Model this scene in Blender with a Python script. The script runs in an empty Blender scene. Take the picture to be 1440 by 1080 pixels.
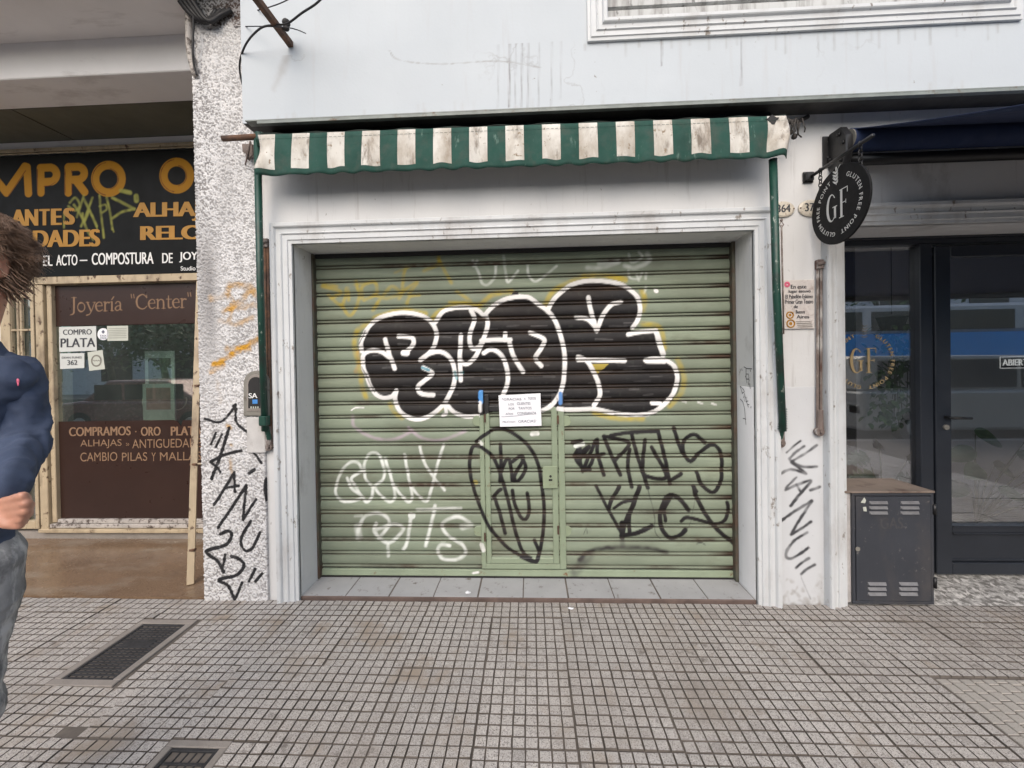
import bpy, bmesh, math, random
import numpy as np
from mathutils import Vector, Matrix, noise
random.seed(7); rng = np.random.default_rng(7)
scene = bpy.context.scene
COL = scene.collection
R = math.radians

# ------------------------------------------------------------------ camera
FPX, CX, CY = 570.0, 720.0, 517.0          # focal length and principal point in photo pixels (1440 wide)
CAM = Vector((0, -2.49, 1.464))
YAW, PITCH, ROLL = R(2.5), R(-.5), R(.95)
_F = Vector((-math.sin(YAW)*math.cos(PITCH), math.cos(YAW)*math.cos(PITCH), math.sin(PITCH)))
_r = _F.cross(Vector((0, 0, 1))).normalized(); _u = _r.cross(_F)
_R = _r*math.cos(ROLL) - _u*math.sin(ROLL); _U = _u*math.cos(ROLL) + _r*math.sin(ROLL)
cd = bpy.data.cameras.new('camera'); cam = bpy.data.objects.new('camera', cd); COL.objects.link(cam)
cam.matrix_world = Matrix(((_R.x, _U.x, -_F.x, CAM.x), (_R.y, _U.y, -_F.y, CAM.y), (_R.z, _U.z, -_F.z, CAM.z), (0, 0, 0, 1)))
cd.sensor_fit = 'HORIZONTAL'; cd.sensor_width = 36; cd.lens = FPX/1440*36
cd.shift_y = (CY-540)/1440; cd.clip_start = .05; cd.clip_end = 500
scene.camera = cam
# ------------------------------------------------------------------ light
SUN_EL, SUN_AZ = R(38), R(-174)            # hazy sun from behind the photographer
w = bpy.data.worlds.new('World'); scene.world = w; w.use_nodes = True
nt = w.node_tree; bg = nt.nodes['Background']; sky = nt.nodes.new('ShaderNodeTexSky')
sky.sky_type = 'NISHITA'; sky.sun_disc = False; sky.sun_elevation = SUN_EL; sky.sun_rotation = SUN_AZ
sky.dust_density = 3.5; sky.air_density = 1.0; sky.ozone_density = .8
nt.links.new(sky.outputs[0], bg.inputs[0]); bg.inputs[1].default_value = .13
sd = bpy.data.lights.new('sun', 'SUN'); sd.energy = 1.15; sd.angle = R(80); sd.color = (1, .99, .975)
sun = bpy.data.objects.new('sun', sd); COL.objects.link(sun); sun.location = (0, -6, 12)
sdir = Vector((math.sin(SUN_AZ)*math.cos(SUN_EL), math.cos(SUN_AZ)*math.cos(SUN_EL), math.sin(SUN_EL)))
sun.rotation_euler = sdir.to_track_quat('Z', 'Y').to_euler()
vs = scene.view_settings; vs.view_transform = 'Standard'; vs.look = 'None'; vs.gamma = 1; vs.exposure = 0.64

# ------------------------------------------------------------------ helpers
def ray(px, py): return _F + _R*((px-CX)/FPX) - _U*((py-CY)/FPX)
def P(px, py, Y=0.0):                       # photo pixel -> point on the plane y = Y
    d = ray(px, py); return CAM + d*((Y-CAM.y)/d.y)
def G(px, py, z=0.0): d = ray(px, py); return CAM + d*((z-CAM.z)/d.z)
def PXX(px, py, X): d = ray(px, py); return CAM + d*((X-CAM.x)/d.x)
def PC(px, py, zc): return CAM + ray(px, py)*zc

def tag(o, label=None, cat=None, group=None, kind=None):
    for k, v in (('label', label), ('category', cat), ('group', group), ('kind', kind)):
        if v: o[k] = v
    return o
def empty(name, loc, label, cat, group=None):
    o = bpy.data.objects.new(name, None); COL.objects.link(o); o.location = loc; o.empty_display_size = .1
    return tag(o, label, cat, group)
def link(name, me, parent=None):
    o = bpy.data.objects.new(name, me); COL.objects.link(o)
    if parent is not None:
        o.parent = parent
        L = Matrix.Translation(parent.location); q = parent.parent
        while q is not None: q = None
        if parent.type == 'EMPTY': o.matrix_parent_inverse = L.inverted()
    return o
def copy_tree(o, parent=None):
    c = o.copy(); COL.objects.link(c); c.parent = parent
    for ch in list(o.children): copy_tree(ch, c)
    return c

_tc = {}
def tgeo(s, bold=0.0):
    k = (s, bold)
    if k not in _tc:
        cu = bpy.data.curves.new('t', 'FONT'); cu.body = s; cu.size = 1; cu.offset = bold; cu.resolution_u = 7
        ob = bpy.data.objects.new('t', cu); COL.objects.link(ob)
        dg = bpy.context.evaluated_depsgraph_get(); me = bpy.data.meshes.new_from_object(ob.evaluated_get(dg))
        v = np.array([q.co[:2] for q in me.vertices]); f = [list(p.vertices) for p in me.polygons]
        bpy.data.objects.remove(ob); bpy.data.curves.remove(cu); bpy.data.meshes.remove(me)
        mn, mx = v.min(0), v.max(0); _tc[k] = ((v-mn)/(mx-mn), f, (mx-mn))
    return _tc[k]

class MB:
    def __init__(s): s.v = []; s.f = []; s.m = []; s.mi = 0
    def add(s, vs, fs):
        n = len(s.v); s.v += [tuple(q) for q in vs]; s.f += [[n+i for i in f] for f in fs]; s.m += [s.mi]*len(fs); return s
    def box(s, x0, x1, y0, y1, z0, z1):
        return s.add([(x0,y0,z0),(x1,y0,z0),(x1,y1,z0),(x0,y1,z0),(x0,y0,z1),(x1,y0,z1),(x1,y1,z1),(x0,y1,z1)],
                     [(0,3,2,1),(4,5,6,7),(0,1,5,4),(1,2,6,5),(2,3,7,6),(3,0,4,7)])
    def bar(s, a, b, wx, wy):                # rectangular bar from a to b
        a, b = Vector(a), Vector(b); d = (b-a).normalized(); r = d.cross(Vector((0,0,1)))
        if r.length < 1e-3: r = Vector((1,0,0))
        r.normalize(); u = r.cross(d)
        q = [r*sx*wx/2+u*sy*wy/2 for sx, sy in ((-1,-1),(1,-1),(1,1),(-1,1))]
        return s.add([a+k for k in q]+[b+k for k in q], [(3,2,1,0),(4,5,6,7),(0,1,5,4),(1,2,6,5),(2,3,7,6),(3,0,4,7)])
    def tube(s, pts, r, n=10, cap=True):
        pts = [Vector(p) for p in pts]; rs = r if isinstance(r, (list, tuple)) else [r]*len(pts)
        vs = []; fs = []; pr = None
        for i, p in enumerate(pts):
            d = (pts[min(i+1, len(pts)-1)]-pts[max(i-1, 0)]).normalized()
            if pr is None:
                pr = d.cross(Vector((0,0,1)))
                if pr.length < .05: pr = d.cross(Vector((1,0,0)))
            pr = (pr - d*pr.dot(d)).normalized(); u = d.cross(pr)
            for k in range(n):
                a = 2*math.pi*k/n; vs.append(p+(pr*math.cos(a)+u*math.sin(a))*rs[i])
        for i in range(len(pts)-1):
            for k in range(n):
                a = i*n+k; b = i*n+(k+1)%n; fs.append((a, b, b+n, a+n))
        if cap: fs += [tuple(range(n))[::-1], tuple(range((len(pts)-1)*n, len(pts)*n))]
        return s.add(vs, fs)
    def prism(s, poly, o, ux, uy, d):        # 2-D outline extruded by vector d
        o, ux, uy, d = Vector(o), Vector(ux), Vector(uy), Vector(d); n = len(poly)
        a = [o+ux*x+uy*y for x, y in poly]
        return s.add(a+[q+d for q in a], [tuple(range(n)), tuple(range(n, 2*n))[::-1]]+[((i+1)%n, i, n+i, n+(i+1)%n) for i in range(n)])
    def ball(s, c, r, nu=12, nv=8, sc=(1,1,1)):
        c = Vector(c); vs = [c+Vector((0,0,r*sc[2]))]; fs = []
        for j in range(1, nv):
            t = math.pi*j/nv
            for i in range(nu):
                a = 2*math.pi*i/nu; vs.append(c+Vector((r*sc[0]*math.sin(t)*math.cos(a), r*sc[1]*math.sin(t)*math.sin(a), r*sc[2]*math.cos(t))))
        vs.append(c-Vector((0,0,r*sc[2]))); L = len(vs)-1
        for i in range(nu):
            fs.append((0, 1+i, 1+(i+1)%nu))
            for j in range(nv-2):
                a = 1+j*nu+i; b = 1+j*nu+(i+1)%nu; fs.append((a, a+nu, b+nu, b))
            fs.append((1+(nv-2)*nu+i, L, 1+(nv-2)*nu+(i+1)%nu))
        return s.add(vs, fs)
    def lathe(s, prof, c, n=20):             # (r, z) profile round the vertical axis
        c = Vector(c); vs = [c+Vector((r*math.cos(2*math.pi*k/n), r*math.sin(2*math.pi*k/n), z)) for r, z in prof for k in range(n)]
        fs = [(i*n+k, i*n+(k+1)%n, (i+1)*n+(k+1)%n, (i+1)*n+k) for i in range(len(prof)-1) for k in range(n)]
        return s.add(vs, fs+[tuple(range(n))[::-1], tuple(range((len(prof)-1)*n, len(prof)*n))])
    def text(s, t, o, ux, uz, bold=0.0):     # t stretched to fill the box o, o+ux, o+uz; bold adds copies shifted sideways
        v, f, sz = tgeo(t); o, ux, uz = Vector(o), Vector(ux), Vector(uz); n = ux.cross(uz).normalized()
        b = bold*1.3/sz[0]
        for k, d in (((0, 0),) if bold <= 0 else ((-1, 0), (0, .00025), (1, .0005))):
            s.add([o+n*d+ux*((x*(1-2*b)+b)+k*b)+uz*y for x, y in v], f)
        return s
    def ptext(s, t, x0, y0, x1, y1, Y, bold=0.0):   # word filling the photo box on the plane y = Y
        o = P(x0, y1, Y); return s.text(t, o, P(x1, y1-(x1-x0)*.017, Y)-o, P(x0, y0, Y)-o, bold)
    def ribbon(s, pts, w, nrm=(0,-1,0), lift=0.0):  # flat stroke with round ends
        nrm = Vector(nrm); pts = [Vector(p)+nrm*lift for p in pts]; vs = []; n = len(pts)
        ws = w if isinstance(w, (list, tuple)) else [w]*n
        for i, p in enumerate(pts):
            d = (pts[min(i+1, n-1)]-pts[max(i-1, 0)]).normalized(); t = d.cross(nrm).normalized()*ws[i]/2; vs += [p+t, p-t]
        return s.add(vs, [(2*i, 2*i+2, 2*i+3, 2*i+1) for i in range(n-1)])
    def sheet(s, poly): return s.add(poly, [tuple(range(len(poly)))])
    def build(s, name, mats, parent=None, bevel=0, smooth=False, seg=1, sub=0):
        me = bpy.data.meshes.new(name); me.from_pydata(s.v, [], s.f)
        for m in (mats if isinstance(mats, (list, tuple)) else [mats]): me.materials.append(m)
        if any(s.m): me.polygons.foreach_set('material_index', s.m)
        if smooth: me.polygons.foreach_set('use_smooth', [True]*len(me.polygons))
        me.update(); o = link(name, me, parent)
        if bevel:
            b = o.modifiers.new('bevel', 'BEVEL'); b.width = bevel; b.segments = seg; b.limit_method = 'ANGLE'; b.angle_limit = R(40)
        if sub:
            b = o.modifiers.new('sub', 'SUBSURF'); b.levels = sub; b.render_levels = sub
        return o

def cat(pts, k=6):                           # smooth curve through the points
    p = np.array(pts, float)
    if len(p) < 3: return np.array([p[0]+(p[-1]-p[0])*t for t in np.linspace(0, 1, k+1)])
    q = np.vstack([2*p[0]-p[1], p, 2*p[-1]-p[-2]]); out = []
    for i in range(1, len(q)-2):
        for t in np.arange(k)/k:
            a, b, c, d = q[i-1], q[i], q[i+1], q[i+2]
            out.append(.5*((2*b)+(-a+c)*t+(2*a-5*b+4*c-d)*t*t+(-a+3*b-3*c+d)*t**3))
    out.append(p[-1]); return np.array(out)

# ------------------------------------------------------------------ materials
def ramp(nt, fac, stops):
    n = nt.nodes.new('ShaderNodeValToRGB'); e = n.color_ramp.elements
    while len(e) < len(stops): e.new(.5)
    for el, (p, c) in zip(e, stops): el.position = p; el.color = (c, c, c, 1) if not isinstance(c, tuple) else (*c, 1)
    nt.links.new(fac, n.inputs[0]); return n.outputs[0]
def mixc(nt, fac, a, b, mode='MIX'):
    n = nt.nodes.new('ShaderNodeMix'); n.data_type = 'RGBA'; n.blend_type = mode
    for k, v in ((0, fac), (6, a), (7, b)):
        if isinstance(v, (float, int)): n.inputs[k].default_value = v
        elif isinstance(v, tuple): n.inputs[k].default_value = (*v, 1)
        else: nt.links.new(v, n.inputs[k])
    return n.outputs[2]
def math2(nt, op, a, b):
    n = nt.nodes.new('ShaderNodeMath'); n.operation = op
    for k, v in ((0, a), (1, b)):
        if isinstance(v, (float, int)): n.inputs[k].default_value = v
        else: nt.links.new(v, n.inputs[k])
    return n.outputs[0]
def nz(nt, scale, stretch=(1,1,1), detail=5, rough=.6, typ='noise', off=0.0):
    tc = nt.nodes.new('ShaderNodeTexCoord'); mp = nt.nodes.new('ShaderNodeMapping'); mp.inputs[3].default_value = stretch
    mp.inputs[1].default_value = (off, off*1.7, off*.6)
    nt.links.new(tc.outputs['Object'], mp.inputs[0])
    if typ == 'voronoi':
        n = nt.nodes.new('ShaderNodeTexVoronoi'); n.inputs['Scale'].default_value = scale; nt.links.new(mp.outputs[0], n.inputs[0]); return n.outputs[0]
    n = nt.nodes.new('ShaderNodeTexNoise'); n.inputs['Scale'].default_value = scale; n.inputs['Detail'].default_value = detail; n.inputs['Roughness'].default_value = rough
    nt.links.new(mp.outputs[0], n.inputs[0]); return n.outputs[0]
def mat(name, c, rough=.6, var=.12, vs=6, bump=.0, bs=120, metal=0, spec=.5, dirt=None, paint=False, speck=None, tone=False, coat=0, extra=None):
    """c base colour; var: large soft tone variation; dirt: list of (colour, lo, hi, scale, stretch); speck: (colour, scale, threshold)"""
    m = bpy.data.materials.new(name); m.use_nodes = True; nt = m.node_tree; b = nt.nodes['Principled BSDF']
    d = tuple(min(1, x*(1-var)) for x in c); h = tuple(min(1, x*(1+var)) for x in c)
    col = ramp(nt, nz(nt, vs, off=len(name)), [(.3, d), (.7, h)])
    if tone:
        a = nt.nodes.new('ShaderNodeAttribute'); a.attribute_name = 'tone'; col = mixc(nt, 1.0, col, a.outputs['Color'], 'MULTIPLY')
    if speck:
        for cc, sc, th in speck: col = mixc(nt, ramp(nt, nz(nt, sc, detail=2, rough=.7, off=sc*.01), [(th, 0.0), (th+.08, 1.0)]), col, cc)
    if dirt:
        for cc, lo, hi, sc, st in dirt: col = mixc(nt, ramp(nt, nz(nt, sc, st, 8, .65, off=sc), [(lo-.05, 0.0), (hi-.05, 1.0)]), col, cc)
    if paint:
        a = nt.nodes.new('ShaderNodeAttribute'); a.attribute_name = 'paint'; col = mixc(nt, a.outputs['Alpha'], col, a.outputs['Color'])
    if extra: col = extra(nt, col, b)
    nt.links.new(col, b.inputs['Base Color']); b.inputs['Metallic'].default_value = metal; b.inputs['Specular IOR Level'].default_value = spec
    if coat: b.inputs['Coat Weight'].default_value = coat
    rr = ramp(nt, nz(nt, vs*3, off=3.3), [(.3, max(0, rough-.08)), (.7, min(1, rough+.08))]); nt.links.new(rr, b.inputs['Roughness'])
    if bump:
        bn = nt.nodes.new('ShaderNodeBump'); bn.inputs['Strength'].default_value = bump; bn.inputs['Distance'].default_value = .004
        nt.links.new(nz(nt, bs, detail=4), bn.inputs['Height']); nt.links.new(bn.outputs[0], b.inputs['Normal'])
    return m
def glass(name, tint=(.9, .95, .93), refl=1.0, ior=1.5, body=0.0):
    m = bpy.data.materials.new(name); m.use_nodes = True; nt = m.node_tree; nt.nodes.remove(nt.nodes['Principled BSDF'])
    t = nt.nodes.new('ShaderNodeBsdfTransparent'); t.inputs[0].default_value = (*tint, 1)
    g = nt.nodes.new('ShaderNodeBsdfGlossy'); g.inputs['Roughness'].default_value = .0
    g.inputs[0].default_value = (1, 1, 1, 1)
    lw = nt.nodes.new('ShaderNodeLayerWeight'); lw.inputs[0].default_value = .5
    fr = math2(nt, 'MINIMUM', math2(nt, 'MULTIPLY', math2(nt, 'ADD', math2(nt, 'MULTIPLY', math2(nt, 'POWER', lw.outputs['Facing'], 5.0), .8), .04), refl), .9)
    mx = nt.nodes.new('ShaderNodeMixShader'); nt.links.new(fr, mx.inputs[0])
    nt.links.new(t.outputs[0], mx.inputs[1]); nt.links.new(g.outputs[0], mx.inputs[2])
    out = mx.outputs[0]
    if body:                                   # dust on the pane
        df = nt.nodes.new('ShaderNodeBsdfDiffuse'); df.inputs[0].default_value = (.5, .5, .48, 1); m2 = nt.nodes.new('ShaderNodeMixShader')
        nt.links.new(ramp(nt, nz(nt, 3, (1,1,.3)), [(.3, body*.5), (.75, body*1.6)]), m2.inputs[0]); nt.links.new(out, m2.inputs[1]); nt.links.new(df.outputs[0], m2.inputs[2]); out = m2.outputs[0]
    nt.links.new(out, nt.nodes['Material Output'].inputs[0]); return m

BLACK = (.012, .012, .013)
GRIME = (.10, .085, .07)
M = {}
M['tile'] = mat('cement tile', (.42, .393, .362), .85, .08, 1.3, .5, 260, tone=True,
                speck=[((.17, .15, .14), 190, .54), ((.62, .59, .56), 260, .56), ((.26, .24, .225), 110, .57)],
                dirt=[((.24, .205, .175), .58, .86, 1.7, (1,1,1)), ((.14, .12, .105), .66, .78, 9, (1,1,1)), ((.30, .25, .20), .60, .75, 4, (1,1,1))])
M['joint'] = mat('dirty joint', (.13, .112, .096), .95, .3, 8)
M['concrete'] = mat('patched concrete', (.26, .235, .21), .9, .15, 7, .4, 150, speck=[((.2, .17, .15), 200, .6)])
M['castiron'] = mat('cast iron', (.032, .032, .034), .6, .3, 20, .2, 90, spec=.3)
M['granite'] = mat('brown polished floor', (.19, .125, .078), .24, .16, 3, .05, 200, speck=[((.10, .065, .042), 120, .56), ((.30, .22, .15), 170, .60)],
                   dirt=[((.28, .23, .18), .55, .8, 2, (1,3,1))])
M['wall'] = mat('off white wall paint', (.62, .625, .625), .72, .05, 2, .18, 60,
                dirt=[((.33, .32, .31), .64, .86, 3, (1,1,.6)), ((.42, .41, .40), .64, .86, 9, (3,3,.25)), ((.2, .18, .16), .73, .78, 22, (1,1,.8))])
def cracks(nt, col, b):
    v = nt.nodes.new('ShaderNodeTexVoronoi'); v.feature = 'DISTANCE_TO_EDGE'; v.inputs['Scale'].default_value = .75
    tc = nt.nodes.new('ShaderNodeTexCoord'); ad = nt.nodes.new('ShaderNodeVectorMath'); ad.operation = 'ADD'
    n = nt.nodes.new('ShaderNodeTexNoise'); n.inputs['Scale'].default_value = 3; n.inputs['Detail'].default_value = 6
    sc = nt.nodes.new('ShaderNodeVectorMath'); sc.operation = 'SCALE'; sc.inputs['Scale'].default_value = .8
    nt.links.new(tc.outputs['Object'], n.inputs[0]); nt.links.new(n.outputs['Color'], sc.inputs[0]); nt.links.new(tc.outputs['Object'], ad.inputs[0]); nt.links.new(sc.outputs[0], ad.inputs[1])
    nt.links.new(ad.outputs[0], v.inputs[0])
    f = ramp(nt, v.outputs[0], [(.0, 1.0), (.006, 0.0)]); g = ramp(nt, nz(nt, 1.3, off=9), [(.5, 0.0), (.62, .38)])
    return mixc(nt, math2(nt, 'MULTIPLY', f, g), col, (.25, .24, .24))
M['upper'] = mat('white upper wall paint', (.485, .525, .555), .7, .04, 1.5, .15, 70,
                 dirt=[((.44, .44, .45), .63, .95, 7, (2.5,2.5,.16)), ((.38, .38, .38), .66, .84, 1.6, (1,1,.5)), ((.25, .24, .23), .74, .78, 26, (1,1,1))], extra=cracks, paint=True)
M['trim'] = mat('white moulding paint', (.58, .60, .61), .55, .05, 4, .12, 90,
                dirt=[((.42, .41, .40), .55, .80, 5, (1,1,.4)), ((.20, .175, .15), .66, .73, 24, (1,1,.5))])
M['uppermass'] = mat('white upper wall plain', (.485, .525, .555), .7, .04, 1.5, .15, 70, dirt=[((.44, .44, .45), .63, .95, 7, (2.5,2.5,.16)), ((.38, .38, .38), .66, .84, 1.6, (1,1,.5))])
M['wallpaint'] = mat('white pier paint', (.58, .595, .61), .68, .05, 2, .18, 60, paint=True,
                     dirt=[((.36, .345, .33), .62, .84, 3, (1,1,.6)), ((.2, .18, .16), .72, .77, 24, (1,1,.8))])
M['soffit'] = mat('grimy soffit metal', (.055, .053, .05), .6, .3, 6, .2, 60)  # grime plus the shade beneath the projecting wall, put into the base colour
M['flash'] = mat('grey green flashing', (.20, .225, .21), .5, .2, 8, .1, 60, dirt=[((.12, .08, .05), .62, .75, 12, (1,1,1))])
M['stucco'] = mat('rough white stucco', (.61, .605, .605), .95, .06, 6, .5, 130, paint=True)
M['soot'] = M['stucco']
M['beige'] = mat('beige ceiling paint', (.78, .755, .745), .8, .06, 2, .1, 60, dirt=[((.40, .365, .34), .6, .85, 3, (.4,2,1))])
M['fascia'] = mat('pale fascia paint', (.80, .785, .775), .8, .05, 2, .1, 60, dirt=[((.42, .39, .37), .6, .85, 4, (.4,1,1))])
M['olive'] = mat('olive ceiling panel', (.12, .12, .09), .6, .15, 3)
M['dark'] = mat('near black', (.015, .014, .014), .7, .2, 5)
M['curtain'] = mat('green metal curtain', (.222, .262, .194), .55, .12, 2.2, .06, 60, paint=True, spec=.25,
                   dirt=[((.36, .42, .30), .60, .80, 3, (.15,1,2)), ((.15, .155, .11), .60, .86, 4, (.5,1,1.4))])
M['greenplain'] = mat('green door steel plain', (.25, .30, .20), .45, .10, 5, .06, 60, dirt=[((.17, .09, .045), .66, .74, 16, (1,1,1))])
M['greenmetal'] = mat('green door steel', (.245, .295, .205), .45, .10, 5, .06, 60, paint=True, dirt=[((.17, .09, .045), .66, .74, 16, (1,1,1))])
M['rust'] = mat('rusted iron', (.085, .05, .035), .85, .35, 20, .4, 120, dirt=[((.17, .085, .045), .5, .7, 18, (1,1,1))])
M['rail'] = mat('weathered iron rail', (.16, .125, .11), .75, .25, 14, .3, 90, dirt=[((.40, .38, .36), .55, .7, 22, (1,1,.4)), ((.08, .04, .03), .6, .72, 15, (1,1,.5))])
M['armgreen'] = mat('chipped green enamel', (.010, .052, .036), .42, .2, 8, .1, 70, dirt=[((.26, .30, .26), .66, .72, 38, (1,1,.5)), ((.02, .03, .025), .55, .75, 9, (1,1,1))])
M['awgreen'] = mat('green awning canvas', (.012, .060, .045), .85, .18, 7, .25, 300, dirt=[((.05, .07, .055), .55, .8, 9, (1,1,1)), ((.10, .17, .14), .68, .76, 28, (1,1,.3))])
M['awwhite'] = mat('soiled white awning canvas', (.62, .60, .55), .85, .08, 6, .25, 300, dirt=[((.34, .29, .23), .46, .72, 6, (1,1,.5)), ((.18, .15, .12), .60, .74, 14, (1,1,.35)), ((.25, .19, .13), .66, .72, 30, (1,1,1))])
M['cream'] = mat('cream painted iron', (.45, .365, .245), .5, .12, 5, .15, 70, dirt=[((.22, .165, .11), .54, .74, 7, (1,1,.4)), ((.09, .05, .028), .64, .70, 20, (1,1,.6))])
M['brown'] = mat('brown vinyl', (.034, .0175, .0135), .34, .08, 3, spec=.3)
M['brownlet'] = mat('tan vinyl letters', (.24, .145, .085), .5, .05, 4)
M['signblack'] = mat('black enamel sign', (.006, .0065, .0065), .45, .2, 4, paint=True, spec=.12)
M['brownp'] = mat('brown vinyl panel', (.034, .0175, .0135), .34, .08, 3, spec=.3, paint=True)
M['gold'] = mat('ochre sign paint', (.37, .18, .014), .5, .12, 8)
M['white'] = mat('white paint', (.75, .75, .74), .5, .03, 5)
M['paper'] = mat('white paper', (.80, .81, .84), .8, .03, 6, .15, 40)
M['paperg'] = mat('aged paper', (.50, .52, .46), .8, .06, 10, .1, 40)
M['ink'] = mat('dark ink', (.035, .037, .045), .6, .1, 6)
M['inkblue'] = mat('ballpoint ink', (.13, .14, .19), .7, .1, 6)
M['frame'] = mat('charcoal blue frame paint', (.022, .026, .034), .36, .12, 3, .03, 60, spec=.45)
M['cabinet'] = mat('charcoal cabinet paint', (.040, .044, .054), .42, .10, 3, .06, 80, dirt=[((.16, .15, .145), .68, .75, 30, (1,1,1)), ((.075, .07, .07), .55, .8, 4, (1,1,.5))])
M['cabtop'] = mat('rusty brown cabinet lid', (.225, .178, .145), .8, .2, 5, .3, 90, dirt=[((.10, .065, .05), .58, .75, 8, (1,1,1))])
M['marble'] = mat('grey marble step', (.40, .395, .38), .45, .08, 4, .05, 60, dirt=[((.17, .165, .155), .50, .60, 24, (1,1.5,1)), ((.62, .61, .59), .56, .66, 30, (1.2,1,1))])
M['threshold'] = mat('pale threshold tile', (.37, .37, .375), .6, .08, 5, .1, 90, dirt=[((.15, .13, .11), .64, .76, 22, (1,1,1))])
M['redstrip'] = mat('brown edge strip', (.12, .085, .072), .8, .3, 9, .3, 80)
M['navy'] = mat('navy awning cloth', (.012, .025, .075), .8, .12, 5, .15, 250)
M['blackmetal'] = mat('black metal', (.010, .010, .011), .4, .2, 10, .08, 80)
M['disc'] = mat('matt black sign disc', (.008, .008, .009), .6, .1, 8, spec=.2)
M['ventlit'] = mat('worn grey vent edge', (.17, .17, .175), .45, .2, 30)  # paler than the door: light caught by the louvres, set in the colour
M['cablet'] = mat('worn paint letters', (.065, .065, .07), .5, .2, 30)
M['pshaft'] = mat('rough stucco side', (.45, .43, .42), .95, .15, 20, .8, 90)
M['guide'] = mat('grimy green guide', (.075, .075, .055), .7, .3, 10, dirt=[((.08, .045, .03), .5, .7, 12, (1,1,1))])
M['rustdark'] = mat('dark frayed strap', (.045, .04, .036), .9, .3, 20)
M['pinkpic'] = mat('faded pink print', (.26, .14, .12), .7, .3, 20)
M['greenpic'] = mat('faded green print', (.10, .13, .10), .7, .5, 25)
M['paperj'] = mat('paper behind glass', (.55, .57, .55), .8, .04, 8)
M['patch'] = mat('dirty plaster patch', (.50, .49, .475), .9, .12, 9, .4, 90, dirt=[((.28, .26, .24), .52, .72, 9, (1,1,.6))])
M['neon'] = mat('pale neon lettering', (.7, .7, .68), .4, .02, 9)
M['neon'].node_tree.nodes['Principled BSDF'].inputs['Emission Color'].default_value = (1, 1, .96, 1); M['neon'].node_tree.nodes['Principled BSDF'].inputs['Emission Strength'].default_value = .35
M['awdark'] = mat('dark awning underside', (.022, .034, .028), .9, .2, 9)
M['signwhite'] = mat('off white sign lettering', (.60, .60, .58), .5, .03, 8)
M['golddecal'] = mat('gold decal', (.45, .33, .17), .4, .06, 9)
M['glass'] = glass('shop window glass', (.95, .96, .97), 6.5, 1.5, .010)
M['glassj'] = glass('jeweller window glass', (.80, .90, .85), 6.0, 1.5, .03)
M['enamel'] = mat('cream enamel', (.60, .55, .46), .3, .05, 20, dirt=[((.22, .12, .06), .66, .74, 40, (1,1,1))])
M['ceramic'] = mat('glazed tile', (.60, .56, .53), .25, .05, 12, dirt=[((.40, .34, .31), .58, .75, 30, (1,1,1))])
M['room'] = mat('dim room wall', (.72, .72, .72), .8, .05, 2)
M['roomdark'] = mat('dim green curtain', (.07, .10, .085), .9, .25, 6)
M['leaf'] = mat('glossy leaf', (.022, .06, .02), .35, .3, 14, .1, 60)
M['leaf2'] = mat('vine leaf', (.07, .135, .045), .5, .3, 20)
M['stem'] = mat('plant stem', (.05, .06, .03), .6, .2, 10)
M['pot'] = mat('grey plant pot', (.42, .42, .40), .7, .1, 8)
M['blue'] = mat('blue tape', (.06, .24, .60), .5, .1, 20)
M['pink'] = mat('pink sticker', (.6, .12, .2), .5, .1, 20)
M['grey'] = mat('weathered grey box', (.20, .19, .165), .7, .15, 12, .2, 80, dirt=[((.10, .08, .06), .6, .75, 25, (1,1,1))])
M['cable'] = mat('black cable rubber', (.014, .014, .016), .6, .2, 12)
M['pvc'] = mat('stained white pipe', (.42, .39, .36), .6, .15, 10, .1, 60, dirt=[((.08, .06, .05), .55, .65, 25, (1,1,1))])
M['louvre'] = mat('grimy pale shutter slat', (.50, .51, .50), .65, .08, 4, .1, 60, dirt=[((.22, .21, .20), .52, .75, 9, (2,2,.3)), ((.10, .095, .09), .66, .74, 20, (1,1,.4))])
# ------------------------------------------------------------------ painted grids: strokes are laid on a fine mesh as a colour attribute
CR = {0: (0, 0, 1, 1), 1: (430, 340, 4.155), 2: (730, 340, 4.155), 3: (430, 580, 4.155), 4: (730, 580, 3.857), 5: (640, 530, 3.724),
      6: (270, 380, 2.25), 7: (1060, 600, 4.0), 8: (0, 200, 4.8)}
def px(c, pts):
    if c == 0: return np.array(pts, float)
    o = CR[c]; return np.array(pts, float)/o[2]+np.array(o[:2])
def S(c, pts, wpx, col, op=1.0, soft=.35, Y=.24, smooth=True, jag=.25):
    """stroke op from pixel points of crop c on plane Y; wpx width in photo pixels (or list)"""
    q = px(c, pts); n0 = len(q); k = 6
    q = cat(q, k) if smooth else q
    w = np.interp(np.linspace(0, 1, len(q)), np.linspace(0, 1, len(wpx)), wpx) if isinstance(wpx, (list, tuple)) else np.full(len(q), float(wpx))
    wp = np.array([[P(a, b, Y).x, P(a, b, Y).z] for a, b in q]); sc = (Y-CAM.y)/FPX
    return ('s', wp, w*sc/2, col, op, soft*3*sc+.002, jag)
def Fp(c, pts, col, op=1.0, Y=.24, smooth=True, soft=.004):
    q = px(c, pts); q = cat(np.vstack([q, q[:1]]), 6) if smooth else q
    return ('p', np.array([[P(a, b, Y).x, P(a, b, Y).z] for a, b in q]), None, col, op, soft, 0)
def vnoise(x, z, s, seed=0):
    """cheap smooth value noise on arrays"""
    r = np.random.default_rng(seed).random((256, 256)); a = x*s; b = z*s
    i = np.floor(a).astype(int); j = np.floor(b).astype(int); fa = a-i; fb = b-j; fa = fa*fa*(3-2*fa); fb = fb*fb*(3-2*fb)
    g = lambda u, v: r[u % 256, v % 256]
    return (g(i, j)*(1-fa)+g(i+1, j)*fa)*(1-fb)+(g(i, j+1)*(1-fa)+g(i+1, j+1)*fa)*fb
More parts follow.
